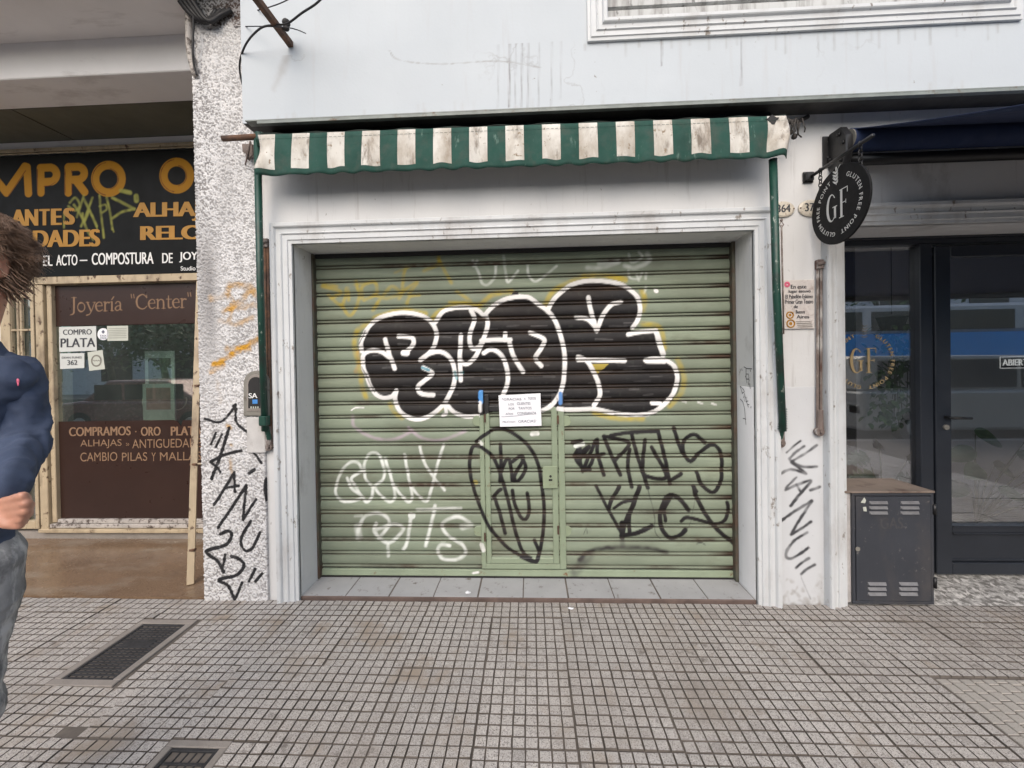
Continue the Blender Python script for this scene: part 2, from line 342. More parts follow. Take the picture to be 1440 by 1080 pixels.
def seg_dist(x, z, pts, ws):
    best = np.full(x.shape, 9.0)
    for i in range(len(pts)-1):
        a, b = pts[i], pts[i+1]; w = max(ws[i], ws[i+1]); d = b-a; L = d@d
        if L < 1e-12: continue
        t = np.clip(((x-a[0])*d[0]+(z-a[1])*d[1])/L, 0, 1)
        r = np.hypot(x-a[0]-t*d[0], z-a[1]-t*d[1])-(ws[i]+(ws[i+1]-ws[i])*t)
        np.minimum(best, r, out=best)
    return best
def paint(x, z, ops):
    col = np.zeros((len(x), 3)); al = np.zeros(len(x))
    for kind, pts, ws, c, op, soft, jag in ops:
        pad = (ws.max() if ws is not None else 0)+soft*2+.01
        m = (x > pts[:, 0].min()-pad) & (x < pts[:, 0].max()+pad) & (z > pts[:, 1].min()-pad) & (z < pts[:, 1].max()+pad)
        idx = np.nonzero(m)[0]
        if not len(idx): continue
        X, Z = x[idx], z[idx]
        if kind == 's':
            d = seg_dist(X, Z, pts, ws)
            if jag: d = d+(vnoise(X+9, Z+9, 55, 3)-.5)*jag*.006
            a = np.clip(.5-d/soft, 0, 1)
        else:
            ins = np.zeros(len(X), bool); n = len(pts)
            for i in range(n):
                (x0, z0), (x1, z1) = pts[i], pts[(i+1) % n]
                if z0 == z1: continue
                cr = ((z0 > Z) != (z1 > Z)) & (X < (x1-x0)*(Z-z0)/(z1-z0)+x0); ins ^= cr
            a = ins.astype(float)
        a = a*a*(3-2*a)*op
        if op < 1: a *= .55+.9*np.clip(vnoise(X+5, Z+5, 30, 5), 0, 1)
        else: a *= np.clip(1.2-.26*vnoise(X+7, Z+3, 45, 8), 0, 1)
        a = np.clip(a, 0, 1)
        oa = al[idx]; na = a+oa*(1-a); s = np.where(na > 1e-6, a/np.maximum(na, 1e-6), 0)[:, None]
        col[idx] = col[idx]*(1-s)+np.array(c)*s; al[idx] = na
    return col, al
def paint_grids(name, grids, ops, m, parent=None, post=None, smooth=False):
    """grids: list of (xs, zs, yfun(X,Z)->Y, skirt depth). One mesh; the front is a fine grid, the skirt gives it thickness."""
    V = []; Fc = []; base = 0; PX_, PZ_, = [], []
    for xs, zs, yf, sk in grids:
        nx, nzz = len(xs), len(zs); X, Z = np.meshgrid(xs, zs); X = X.ravel(); Z = Z.ravel(); Y = yf(X, Z)
        V.append(np.stack([X, Y, Z], 1)); PX_.append(X); PZ_.append(Z)
        i = (np.arange(nzz-1)[:, None]*nx+np.arange(nx-1)[None]).ravel()+base
        Fc.append(np.stack([i, i+1, i+nx+1, i+nx], 1)); b0 = base; base += nx*nzz
        if sk:
            ring = np.concatenate([np.arange(nx), nx-1+nx*np.arange(1, nzz), nx*(nzz-1)+np.arange(nx-2, -1, -1), nx*np.arange(nzz-2, 0, -1)])
            b = np.stack([X[ring], Y[ring]+sk, Z[ring]], 1); V.append(b); PX_.append(X[ring]); PZ_.append(Z[ring]); k = np.arange(len(ring)); k2 = (k+1) % len(ring)
            Fc.append(np.stack([ring[k2]+b0, ring[k]+b0, base+k, base+k2], 1)); base += len(ring)
    V = np.vstack(V); Fc = np.vstack(Fc); x = np.concatenate(PX_); z = np.concatenate(PZ_)
    c, a = paint(x, z, ops)
    if post: c, a = post(V, c, a)
    me = bpy.data.meshes.new(name); me.vertices.add(len(V)); me.vertices.foreach_set('co', V.ravel())
    me.loops.add(Fc.size); me.loops.foreach_set('vertex_index', Fc.ravel().astype(np.int32))
    me.polygons.add(len(Fc)); me.polygons.foreach_set('loop_start', np.arange(0, Fc.size, 4, dtype=np.int32)); me.update(calc_edges=True)
    if smooth: me.polygons.foreach_set('use_smooth', np.ones(len(Fc), bool))
    at = me.attributes.new('paint', 'FLOAT_COLOR', 'POINT'); at.data.foreach_set('color', np.concatenate([c, a[:, None]], 1).astype(np.float32).ravel())
    me.materials.append(m); return link(name, me, parent)

# ---- graffiti on the roller shutter (plane y = .24)
YEL = (.47, .36, .045); WH = (.80, .79, .77); BK = (.014, .013, .014); BK2 = (.02, .02, .022); SPW = (.70, .73, .68)
GRAF = []
def w_(pts, c=1, wd=6.2, col=WH, op=1.0, **k): GRAF.append(S(c, pts, wd, col, op, **k))
# faint tags behind
for p in ([(95,260),(200,290),(150,330)], [(130,310),(210,370),(240,270),(250,340)], [(205,370),(260,430),(310,330),(290,230)], [(330,330),(330,260),(400,235),(410,300),(340,340)],
          [(390,400),(440,330),(500,260),(545,300),(470,330),(400,310)], [(585,145),(570,200),(560,300),(545,330)], [(550,300),(650,235),(600,310),(660,310)], [(100,250),(180,260)],
          [(775,85),(770,130),(690,170)], [(775,100),(800,150),(850,240)], [(880,290),(960,350),(840,355)], [(600,330),(590,360)]):
    w_(p, 1, 5, YEL, .55, soft=1.2)
for p in ([(600,150),(520,180)], [(360,240),(280,250)]): w_(p, 1, 3, YEL, .4, soft=1.2)
for p in ([(975,110),(1010,180),(1030,240),(1065,250),(1105,200),(1110,130)], [(1155,80),(1165,160),(1180,235),(1215,200),(1240,170)], [(980,140),(1000,110)]): w_(p, 1, 3.5, SPW, .62, soft=.9)
for p in ([(50,130),(55,190),(95,232),(160,190),(220,140)], [(640,70),(660,120),(720,90),(700,60)], [(690,190),(700,225)], [(745,180),(740,215)], [(745,260),(730,300)], [(640,170),(650,210),(700,215),(720,180)]): w_(p, 2, 3.2, SPW, .6, soft=.9)
for p in ([(400,150),(480,150),(580,118)], [(470,125),(580,112)], [(620,140),(680,150),(760,110),(750,70)]): w_(p, 2, 6, SPW, .5, soft=1.6)
w_([(800,286),(803,288)], 2, 6, WH)
# lilac ghost and yellow halo of the big piece
for p in ([(270,20),(290,90),(400,150),(520,155),(620,110)], [(600,90),(680,150),(800,160),(930,110)]): w_(p, 3, 4, (.50, .38, .47), .5, soft=1.4)
for p in ([(380,470),(300,520),(285,620),(310,720),(330,850),(350,910)], [(400,445),(560,400),(700,420)], [(740,450),(780,410),(880,365),(1010,372)], [(1020,370),(1090,310),(1200,290)]): w_(p, 1, 7, YEL, .6, soft=1.6)
for p in ([(150,370),(200,290),(300,235),(380,200)], [(380,200),(480,195),(600,215)], [(560,205),(620,225)], [(720,290),(735,340),(725,400)], [(720,480),(820,500),(850,620)], [(930,690),(965,790),(950,880),(880,960)], [(440,1000),(560,1030),(720,1035)], [(540,205),(620,215)]): w_(p, 2, 7, YEL, .6, soft=1.6)
w_([(430,720),(520,715),(465,760)], 2, 10, YEL, .9)
for p in ([(490,950),(520,1000),(560,1030)], [(770,990),(800,960)], [(0,600),(40,640)]): w_(p, 1, 6, YEL, .5, soft=1.6)
w_([(300,640),(310,700),(290,760)], 1, 5, (.5, .25, .03), .4, soft=1.4)
# black fills
B_ = [(325,640),(322,595),(345,530),(400,462),(480,425),(580,412),(680,430),(735,472),(760,530),(752,592),(722,648),(780,640),(830,665),(862,720),(870,800),(850,870),(808,945),(750,1000),(680,1035),(610,1030),(550,992),(522,930),(500,905),(440,910),(390,870),(352,780),(332,720),(332,665)]
GRAF.append(Fp(1, B_, BK))
GRAF.append(Fp(1, [(750,470),(800,410),(860,388),(940,382),(1000,395),(1045,430),(1100,370),(1170,330),(1250,318),(1262,760),(1240,1010),(1130,990),(1010,1018),(940,1025),(870,1000),(820,950),(850,860),(870,790),(860,710),(790,640),(720,650),(755,580)], BK))
GRAF.append(Fp(2, [(-30,320),(60,325),(110,360),(165,400),(200,340),(250,290),(310,250),(400,228),(500,230),(590,248),(650,280),(695,330),(710,400),(695,460),(655,520),(790,525),(820,600),(840,690),(890,710),(918,745),(925,810),(900,890),(850,950),(780,995),(690,1010),(560,1000),(440,970),(340,980),(230,970),(180,960),(120,990),(-30,1000),(-60,700)], BK))
GRAF.append(Fp(2, [(420,715),(530,710),(455,775)], (.40, .31, .06), smooth=False))
# grey scuffs in the black
for i in range(70):
    c = random.choice((1, 1, 2, 2)); x = random.uniform(360, 1200) if c == 1 else random.uniform(0, 880); y = random.uniform(440, 960)
    w_([(x, y), (x+random.uniform(40, 150), y+random.uniform(-6, 4))], c, random.uniform(.8, 2.4), (.13, .125, .125), random.uniform(.25, .6), smooth=False)
# white outlines
for p in ([(325,640),(322,595),(345,530),(400,462),(480,427),(580,414),(680,432),(735,472),(762,530),(755,592),(722,648),(668,692)], [(668,692),(722,655),(780,642),(830,666),(862,720),(870,800),(850,870),(808,945),(750,1000),(680,1035),(610,1032),(550,992),(522,930),(527,872)],
          [(527,872),(500,905),(440,910),(390,870),(352,780),(332,720),(337,660),(385,635),(445,645),(500,688)], [(755,470),(800,410),(860,388),(940,383),(1000,397),(1042,432)],
          [(965,400),(985,455),(958,540),(962,608),(990,625),(1032,590)], [(905,545),(902,620),(900,690),(905,810)], [(1055,440),(1062,490),(1032,580),(992,670),(940,715),(905,700)],
          [(1025,578),(1100,572),(1195,572)], [(1165,535),(1162,575)], [(1190,590),(1215,670),(1270,760)], [(1040,650),(1085,628),(1140,660),(1172,730),(1180,815),(1155,890),(1140,915)], [(820,950),(870,1000),(940,1022),(1005,1018)], [(1042,432),(1100,370),(1170,333),(1250,318)],
          [(540,552),(615,560),(630,590),(605,625),(575,645)], [(685,735),(738,768),(700,805),(655,845),(660,875),(690,892),(745,895)], [(463,570),(485,650),(518,742)]):
    w_(p, 1)
w_([(572,648),(590,650)], 1, 9)
w_([(808,945),(820,1000),(800,1015)], 1, 5)
for p in ([(0,318),(60,325),(110,362),(165,402),(210,460),(243,550),(265,650),(265,750),(255,840),(225,910),(180,962),(130,988)], [(165,402),(200,340),(250,290),(310,250),(400,228),(500,230),(590,247),(650,280),(697,332),(708,400),(695,455),(665,500)],
          [(638,542),(700,528),(800,518)], [(800,518),(815,580),(838,650)], [(740,692),(800,682),(868,697),(913,735),(925,810),(900,890),(850,950),(780,998),(690,1013),(560,1003),(440,978),(300,982),(228,975)],
          [(345,672),(392,692),(430,750),(465,830),(472,900),(438,955)], [(345,688),(450,692),(618,695)], [(405,325),(420,400),(452,515)], [(455,520),(490,430),(540,367),(595,350)], [(335,440),(400,452),(452,505)],
          [(65,530),(145,570),(130,620),(95,680),(130,725)], [(780,942),(825,945)]):
    w_(p, 2)
w_([(800,520),(845,660)], 2, 7, smooth=False); w_([(750,695),(850,695)], 2, 8)
w_([(680,735),(718,750)], 1, 4, (.08, .28, .36), .8); w_([(870,760),(880,800)], 1, 4, (.08, .30, .33), .6); w_([(905,765),(915,765)], 1, 4, (.08, .30, .33), .6)
w_([(310,600),(345,520)], 1, 1.6, BK, .7); w_([(325,730),(400,880)], 1, 2, BK, .7); w_([(560,1012),(700,1022),(800,1005)], 2, 2, BK, .6); w_([(945,760),(935,860),(880,950)], 2, 2, BK, .6)
# white tags lower left
for p in ([(240,385),(262,440),(320,490),(290,515),(220,520),(180,490),(175,430),(210,340),(265,290),(310,300),(330,345)], [(325,345),(265,385),(285,430),(325,490),(355,525),(385,490),(390,440)], [(390,440),(345,380),(345,290),(375,240),(420,245),(455,320),(450,390),(400,430)], [(400,440),(440,490),(490,525),(520,490),(500,390),(462,270)],
          [(505,420),(560,490),(600,525),(620,490),(600,380),(575,245)], [(620,440),(660,490),(705,520),(735,440),(770,300),(805,190)], [(665,200),(690,290),(740,370),(810,455)]):
    w_(p, 3, 4.0, SPW, .95, soft=.8)
for p in ([(300,740),(310,670),(350,605),(420,590),(480,620),(480,660),(410,690),(425,740)], [(410,650),(400,700),(480,765),(560,700),(560,670),(500,655),(440,720)], [(615,605),(590,760),(570,800)], [(650,570),(780,565),(905,560)], [(755,545),(740,620),(700,780)],
          [(955,640),(890,610),(820,630),(795,670),(840,730),(920,780),(930,830),(880,860),(800,855),(770,810),(790,775),(840,780)], [(480,770),(480,840)]):
    w_(p, 3, 4.6, SPW, .9, soft=1.0)
w_([(300,670),(310,730)], 3, 9, SPW, .55, soft=2); w_([(915,670),(960,660)], 3, 9, SPW, .7, soft=1.5); w_([(614,603),(622,606)], 3, 9, SPW); w_([(285,608),(325,605)], 3, 4, SPW, .5)
w_([(265,985),(290,970),(335,970)], 1, 2.2, WH, .8); w_([(975,940),(1010,935)], 3, 3, WH, .8); w_([(925,1060-30),(965,1035)], 3, 1, WH, .0)
# oval tag over the wicket door
for p in ([(130,365),(90,370),(75,460),(90,560),(130,680),(190,800),(280,900),(380,955),(425,965)], [(110,340),(160,300),(230,270),(310,300),(390,370),(435,460),(452,560),(466,680),(462,800),(445,910),(425,965),(390,950)], [(425,965),(440,920),(415,858)],
          [(135,365),(190,410),(230,490),(275,640),(310,790),(350,910),(395,960)], [(237,355),(240,450),(235,550)], [(240,500),(265,440),(285,440),(300,540)], [(300,445),(345,415),(355,440),(310,520),(330,545),(370,480),(345,415)], [(300,545),(310,545)],
          [(200,630),(225,600),(240,590)], [(205,630),(235,720),(262,820)], [(300,595),(310,660),(340,730),(370,745),(388,700),(378,610)]):
    w_(p, 5, 5.4, BK)
# black tags lower right
for p in ([(290,165),(340,160),(300,240),(380,185),(330,260),(360,315),(400,250),(345,240),(310,255),(350,310)], [(345,320),(420,150),(425,220),(460,340)], [(400,240),(460,225)], [(460,130),(500,230),(550,340)], [(465,130),(590,160),(580,200),(520,260)], [(500,125),(600,110),(755,103)], [(610,110),(640,230),(700,410)],
          [(600,200),(590,290),(612,405)], [(685,150),(670,290),(690,345),(800,350),(720,190)], [(755,103),(790,240),(820,390)], [(820,370),(880,335)], [(840,85),(860,150),(885,215)], [(1010,165),(950,120),(900,150),(890,210),(930,265),(985,215),(1050,175),(1095,220),(1100,320),(1090,390),(1050,435),(990,390),(965,325)]):
    w_(p, 4, 5.6, BK, jag=.4)
w_([(300,170),(330,200),(320,250)], 4, 6, BK2); w_([(345,300),(385,310)], 4, 5, BK2); w_([(305,185),(350,172)], 4, 5, SPW, .9)
for p, wd in (([(418,400),(480,520),(560,665)], 3.2), ([(545,405),(500,480),(485,525)], 4), ([(515,520),(560,490),(630,475)], 3), ([(655,405),(620,500),(570,620),(560,680)], 4.6), ([(640,440),(600,560),(600,660)], 4), ([(555,670),(640,655),(722,620)], 4.4), ([(560,600),(560,680)], 5),
              ([(920,530),(870,470),(820,450),(780,500),(765,570),(780,640),(820,682),(870,670),(905,640)], 4.4), ([(830,455),(790,520),(795,590)], 3.5), ([(880,590),(910,570),(980,585),(1060,605),(1110,590),(1135,540),(1130,490)], 3.6), ([(950,405),(960,450),(1010,550),(1080,640),(1165,710)], 4.2)):
    w_(p, 4, wd*1.45, BK, jag=.4)
w_([(945,400),(965,430)], 4, 5, BK2); w_([(330,800),(370,765),(440,740),(560,733),(700,738),(800,760)], 4, 6, (.04, .04, .04), .95, soft=1.8); w_([(300,870),(380,780)], 4, 12, (.06, .06, .06), .5, soft=3)
w_([(560,690),(562,725)], 4, 7, (.06, .06, .06), .5, soft=1.5); w_([(700,420),(735,560),(740,650),(770,690)], 4, 1.3, BK2, .6); w_([(350,660),(365,630),(370,655)], 4, 1, BK2, .6); w_([(955,470),(930,600),(905,650)], 4, 1, BK2, .4)
w_([(965,712),(990,708),(1010,718)], 4, 1.6, BK2, .8); w_([(70,118),(100,115)], 4, 6, WH, .9)
w_([(990,405),(995,410)], 3, 6, YEL, .6)
for x, y in ((1050, 938), (955, 930), (1130, 945)): w_([(x, y), (x+22, y+8)], 2, 3, WH, .6)
GRAF.append(S(0, [(676,552),(676,565)], 7, (.08, .28, .62))); GRAF.append(S(0, [(675,566),(675,578)], 5, WH, .8)); GRAF.append(S(0, [(788,553),(788,567)], 5, (.10, .25, .55)))
w_([(130,340),(140,350)], 5, 5, WH, .8); w_([(140,880),(148,905)], 5, 7, WH, .7)
# tag strokes on the stucco pillar and the right pier
TAGL = []
for p, wd in (([(40,470),(90,480),(130,440),(138,425)], 3), ([(138,430),(140,480),(165,505),(185,515)], 3), ([(185,515),(185,560),(220,610)], 3), ([(60,550),(75,515)], 3), ([(75,560),(95,518)], 3), ([(117,500),(92,580),(62,660)], 4), ([(155,571),(100,585),(57,607)], 3.6), ([(57,607),(80,625),(90,640)], 3),
              ([(70,742),(100,695),(133,640)], 3.6), ([(133,640),(134,670),(136,702)], 3.4), ([(102,690),(148,682)], 3), ([(198,630),(180,643)], 4), ([(82,815),(130,745),(172,680)], 3.6), ([(172,682),(166,735),(161,790)], 3.4), ([(161,790),(180,760),(202,725)], 3.4), ([(185,795),(155,850),(165,885),(190,880),(215,830)], 3.6),
              ([(90,835),(115,825),(125,840),(105,870),(45,890),(80,920),(100,955)], 4), ([(95,950),(105,900)], 3), ([(125,905),(150,915),(165,935),(140,965),(85,980),(115,1000),(135,1045)], 4), ([(135,1045),(158,990)], 3.4), ([(180,985),(200,945)], 3.4), ([(200,985),(222,960)], 3.4),
              ([(245,625),(230,680),(235,730)], 3.2), ([(250,735),(270,790)], 2.6)):
    TAGL.append(S(6, p, wd*1.35, (.015, .015, .017), 1, .28, Y=-.02, jag=.5))
TAGL.append(S(6, [(240,625),(258,628)], 6, (.02, .02, .02), 1, .6, Y=-.02)); TAGL.append(S(6, [(175,510),(188,520)], 6, (.02, .02, .02), .9, .6, Y=-.02)); TAGL.append(S(6, [(132,430),(140,440)], 5, (.02, .02, .02), .9, .6, Y=-.02))
for p, wd, op in (([(120,45),(180,50),(200,75)], 10, .5), ([(110,60),(130,110),(120,150)], 8, .5), ([(190,60),(150,100),(100,130)], 9, .5), ([(60,90),(110,80)], 9, .35), ([(90,160),(140,170),(190,150)], 8, .4), ([(70,300),(120,270),(170,240),(205,220)], 9, .65),
                  ([(60,320),(100,300)], 9, .5), ([(110,250),(180,245)], 10, .45), ([(125,120),(200,110)], 10, .4), ([(110,490),(118,500)], 7, .6), ([(120,600),(126,640)], 6, .5), ([(125,550),(130,556)], 5, .5), ([(80,350),(90,420)], 6, .25)):
    TAGL.insert(0, S(6, p, wd, (.50, .26, .025), min(1, op*1.25), 1.8, Y=-.02, jag=2.5))
TAGR = []
for p, wd in (([(262,80),(225,110),(185,145)], 2), ([(285,110),(240,140),(200,180)], 3), ([(355,105),(290,150),(215,195)], 3), ([(205,190),(270,225),(355,225)], 3.4), ([(210,200),(295,265),(210,240),(130,275)], 3.4), ([(180,345),(240,285)], 2.6),
              ([(180,355),(250,325),(320,305),(260,380),(207,445)], 3.6), ([(240,325),(262,365)], 3), ([(318,358),(370,340)], 3.4), ([(122,553),(210,490),(325,418)], 3.4), ([(325,420),(260,520),(210,605)], 3.4), ([(210,608),(265,575),(322,535)], 3.4),
              ([(300,595),(230,640),(185,700),(185,735),(215,740),(260,715),(305,683)], 3.4), ([(310,740),(270,765),(238,795)], 3.2), ([(342,778),(300,800),(268,828)], 3.6), ([(262,830),(280,880),(320,970)], .7)):
    TAGR.append(S(7, p, wd*1.12, (.05, .05, .055), .92 if wd > 1 else .5, .7, Y=0, jag=.7))

for i in range(26):
    r_ = random.Random(i); x = r_.uniform(125, 385); y = r_.uniform(840, 1010)
    TAGR.append(S(7, [(x, y), (x+r_.uniform(-20, 20), y+r_.uniform(5, 30))], r_.uniform(.8, 5), (.27, .245, .22), r_.uniform(.25, .6), 1.6, Y=0, jag=2))
TAGR.append(S(7, [(100, 1012), (200, 1020), (300, 1014), (400, 1022)], 7, (.24, .21, .18), .7, 3, Y=0, jag=3))
# ------------------------------------------------------------------ ground
def tiles():
    """street pavement: 40 cm cement tiles of 8 x 8 raised squares, real grooves; skips the iron covers"""
    holes = [(GR1[0]-.003, GR1[1]+.003, GR1[2]-.003, GR1[3]+.003), (GR2[0], GR2[1], GR2[2], GR2[3]), (NB[0], NB[1], NB[2], NB[3])]
    v = []; f = []; tone = []
    x0, y0 = -.24-.4*13, -.16-.4*10
    nx, ny = 27, 11
    rt = np.random.default_rng(3)
    for ti in range(nx):
        for tj in range(ny):
            dz = rt.normal(0, .0012); tx, ty = rt.normal(0, .0012, 2); tv = 1+rt.normal(0, .05); warm = rt.normal(0, .005); jx, jy = rt.normal(0, .0010, 2)
            cx0, cy0 = x0+.4*ti, y0+.4*tj
            for i in range(8):
                for j in range(8):
                    a = cx0+.05*i+(.0036 if i == 0 else .0021)+jx; b = cx0+.05*(i+1)-(.0036 if i == 7 else .0021)+jx
                    c = cy0+.05*j+(.0040 if j == 0 else .0023)+jy; d = cy0+.05*(j+1)-(.0040 if j == 7 else .0023)+jy
                    if c > -.02: continue
                    d = min(d, -.012)
                    mx, my = (a+b)/2, (c+d)/2
                    if any(h[0] < mx < h[1] and h[2] < my < h[3] for h in holes): continue
                    jt = rt.normal(0, .0006, 8); z = dz+tx*(i-3.5)*.3+ty*(j-3.5)*.3+rt.normal(0, .0004); k = len(v); e = .0013
                    a += jt[0]; b += jt[1]; c += jt[2]; d += jt[3]; v += [(a,c,z-.009),(b,c,z-.009),(b,d,z-.009),(a,d,z-.009),(a+e+jt[4],c+e+jt[5],z),(b-e+jt[6],c+e+jt[4],z),(b-e+jt[7],d-e+jt[5],z),(a+e+jt[5],d-e+jt[6],z)]
                    f += [(k+4,k+5,k+6,k+7),(k,k+1,k+5,k+4),(k+1,k+2,k+6,k+5),(k+2,k+3,k+7,k+6),(k+3,k,k+4,k+7)]
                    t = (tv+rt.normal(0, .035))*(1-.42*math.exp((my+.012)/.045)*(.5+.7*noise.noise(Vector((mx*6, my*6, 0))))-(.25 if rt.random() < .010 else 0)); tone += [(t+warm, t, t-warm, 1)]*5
    me = bpy.data.meshes.new('sidewalk'); me.from_pydata(v, [], f); me.materials.append(M['tile']); me.materials.append(M['joint'])
    me.polygons.foreach_set('material_index', np.tile(np.array([0,1,1,1,1], np.int32), len(f)//5))
    at = me.attributes.new('tone', 'FLOAT_COLOR', 'FACE'); at.data.foreach_set('color', np.array(tone, np.float32).ravel())
    tag(link('sidewalk', me), kind='structure')
GR1 = (G(157, 965).x, G(268, 873).x, G(110, 964).y, G(235, 871).y)         # concrete collar of the iron grate
GR1 = (G(62, 963).x, G(157, 965).x, G(110, 964).y, G(235, 871).y)
GR2 = (G(246, 1042).x-.02, G(326, 1044).x, G(260, 1052).y-.42, G(260, 1040).y)
NB = (1.825, 3.1, -1.9, -.565)
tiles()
MB().box(-9, 9, -4.4, .01, -.06, -.0085).build('pavement_bed', M['joint'])['kind'] = 'structure'
# newer grooved panel at the right edge of the pavement
def newpanel():
    v = MB(); tone = []; rt = np.random.default_rng(5); x0 = NB[0]+.004; i = 0
    mb = MB()
    while x0 < NB[1]-.03:
        y = NB[2]+(.012 if i % 2 else .0)
        while y < NB[3]-.02:
            L = .0445; y1 = min(y+L, NB[3]-.006); z = -.003+rt.normal(0, .0006); e = .002; a, b = x0, x0+.0445
            mb.add([(a,y,z-.004),(b,y,z-.004),(b,y1,z-.004),(a,y1,z-.004),(a+e,y+e,z),(b-e,y+e,z),(b-e,y1-e,z),(a+e,y1-e,z)], [(4,5,6,7),(0,1,5,4),(1,2,6,5),(2,3,7,6),(3,0,4,7)])
            y += L+.0055
        x0 += .05; i += 1
    mb.build('sidewalk_panel', M['tile2'])['kind'] = 'structure'
M['tile2'] = mat('yellowish cement tile', (.385, .36, .325), .85, .12, 4, .35, 200, speck=[((.16, .13, .11), 260, .6), ((.5, .46, .40), 320, .65)])
newpanel()
# iron covers
def grate(box, collar, label, nx, ny, hole=True):
    x0, x1, y0, y1 = box; g = empty('sidewalk_grate', ((x0+x1)/2, (y0+y1)/2, 0), label, 'grate')
    c = collar; m = MB()
    if c:
        m.box(x0, x1, y0, y0+c, -.02, .001); m.box(x0, x1, y1-c, y1, -.02, .001); m.box(x0, x0+c, y0+c, y1-c, -.02, .001); m.box(x1-c, x1, y0+c, y1-c, -.02, .001)
        m.build('collar', M['concrete'], g, bevel=.003)
    a, b, d, e = x0+c+.001, x1-c-.001, y0+c+.001, y1-c-.001; m = MB()
    r = .014
    m.box(a, b, d, d+r, -.03, -.002); m.box(a, b, e-r, e, -.03, -.002); m.box(a, a+r, d+r, e-r, -.03, -.002); m.box(b-r, b, d+r, e-r, -.03, -.002)
    m.build('rim', M['castiron'], g, bevel=.002)
    MB().box(a+r, b-r, d+r, e-r, -.03, -.016).build('well', M['dark'], g)
    m = MB(); W_, L_ = b-a-2*r, e-d-2*r
    for i in range(1, nx): x = a+r+W_*i/nx; m.box(x-.0035, x+.0035, d+r, e-r, -.0155, -.006)
    for k in range(1, ny): y = d+r+L_*k/ny; m.box(a+r, b-r, y-.005, y+.005, -.0155, -.004)
    if hole: m.box(a+r+.03, b-r-.03, d+r+L_*.56, d+r+L_*.70, -.0155, -.0035)
    m.build('cover', M['castiron'], g, bevel=.001)
    return g
grate(GR1, .038, 'long black iron grate in a concrete collar on the pavement left of the shutter', 7, 20)
grate(GR2, .030, 'black iron inspection cover cut by the bottom edge of the photo', 5, 8, False)
# recessed floor of the jeweller, road behind the photographer
YJ = G(150, 757).y
MB().box(-7, -1.9, .0, YJ+.3, -.05, .006).build('shop_floor', M['granite'])['kind'] = 'structure'
M['asphalt'] = mat('asphalt', (.05, .05, .05), .9, .2, 3, .4, 120)
MB().box(-40, 40, -16, -4.55, -.4, -.15).build('road', M['asphalt'])['kind'] = 'structure'
MB().box(-40, 40, -4.55, -4.4, -.4, .0).build('kerb', M['concrete'], bevel=.015)['kind'] = 'structure'
MB().box(-40, 40, -20, -16, -.4, 0).build('far_pavement', M['concrete'])['kind'] = 'structure'

# ------------------------------------------------------------------ white building
OL, OR_, OT = -1.472, 1.345, P(740, 334, 0).z       # shutter opening
SO = P(740, 168, 0).z                                # soffit height
PILR = -1.672                                        # right side of the stucco pillar
RL = P(1186, 600, 0).x; RT = P(1300, 316, 0).z       # restaurant opening
WB = empty('white_building', (0, .1, 0), 'white painted building front above and around the green shutter and the cafe entrance', 'building')
UY = -.15
UZ0 = P(745, 156, UY).z
# lower wall: grids where there is graffiti, boxes elsewhere
ar = np.arange
flat = lambda y: (lambda X, Z: np.full(len(X), y))
def pierpost(V, c, a): return c, a
paint_grids('pier', [(np.linspace(OR_, RL, 118), np.linspace(-.03, 1.3, 330), flat(0), .24)], TAGR, M['wallpaint'], WB)
m = MB(); m.box(OR_, RL, 0, .24, 1.3, SO); m.box(PILR, OL, 0, .24, -.02, OT); m.box(PILR, OR_, 0, .24, OT, SO); m.box(RL, 6, 0, .24, RT, SO)
m.build('lower_wall', M['wall'], WB)
DRIPS = []
for x, y0, y1, o in ((716,0,150,.6),(724,0,152,.35),(733,0,150,.55),(742,0,152,.4),(757,20,150,.3),(775,0,150,.35),(700,40,150,.25),(788,10,140,.2),(930,55,92,.6),(1042,50,120,.45),(1150,52,80,.3)):
    DRIPS.append(S(0, [(x, y0), (x+1, (y0+y1)/2), (x, y1)], random.uniform(1.0, 1.7), (.26, .26, .27), min(1, o*1.5), .5, Y=UY))
DRIPS.append(S(0, [(405,75),(398,95),(385,125)], [9, 12, 5], (.36, .36, .36), .55, 3.5, Y=UY, jag=2))
DRIPS.append(S(0, [(420,66),(450,62),(480,62),(540,66),(560,84),(620,90),(700,86),(760,95)], 1.0, (.33, .33, .33), .85, .4, Y=UY, jag=1))
for i in range(26):
    x = 830+i*23+random.uniform(-9, 9); y = 63-(x-822)*.05; DRIPS.append(S(0, (lambda L_, w_: ([(x, y), (x+.3, y+L_*.5), (x+.5, y+L_)], [w_, w_*.6, .3]))(random.uniform(4, 26), random.uniform(1.2, 3.5))[0], random.uniform(1, 2.6), (.27, .265, .26), random.uniform(.3, .7), 1.2, Y=UY))
for i in range(40):
    x = random.uniform(380, 1430); y = 172-(x-340)*.043; DRIPS.append(S(0, [(x, y-random.uniform(2, 16)), (x, y)], random.uniform(1, 4), (.42, .42, .42), random.uniform(.15, .45), 1.5, Y=UY))
WX0, WX1 = P(826, 60, UY).x, P(1434, 33, UY).x; WZ = P(1100, 47, UY).z
paint_grids('upper_wall', [(np.linspace(PILR, 4.0, 760), np.linspace(UZ0, WZ+.02, 90), flat(UY), 0)], DRIPS, M['upper'], WB)
m = MB(); m.box(PILR, 4.0, UY+.0005, .24, UZ0+.001, WZ+.02); m.box(4.0, 7, UY, .24, UZ0, 7)
m.box(PILR, WX0, UY, .24, WZ+.02, 7); m.box(WX1, 4.0, UY, .24, WZ+.02, 7); m.box(WX0, WX1, UY, .24, 5.2, 7)
m.build('upper_wall_mass', M['uppermass'], WB)
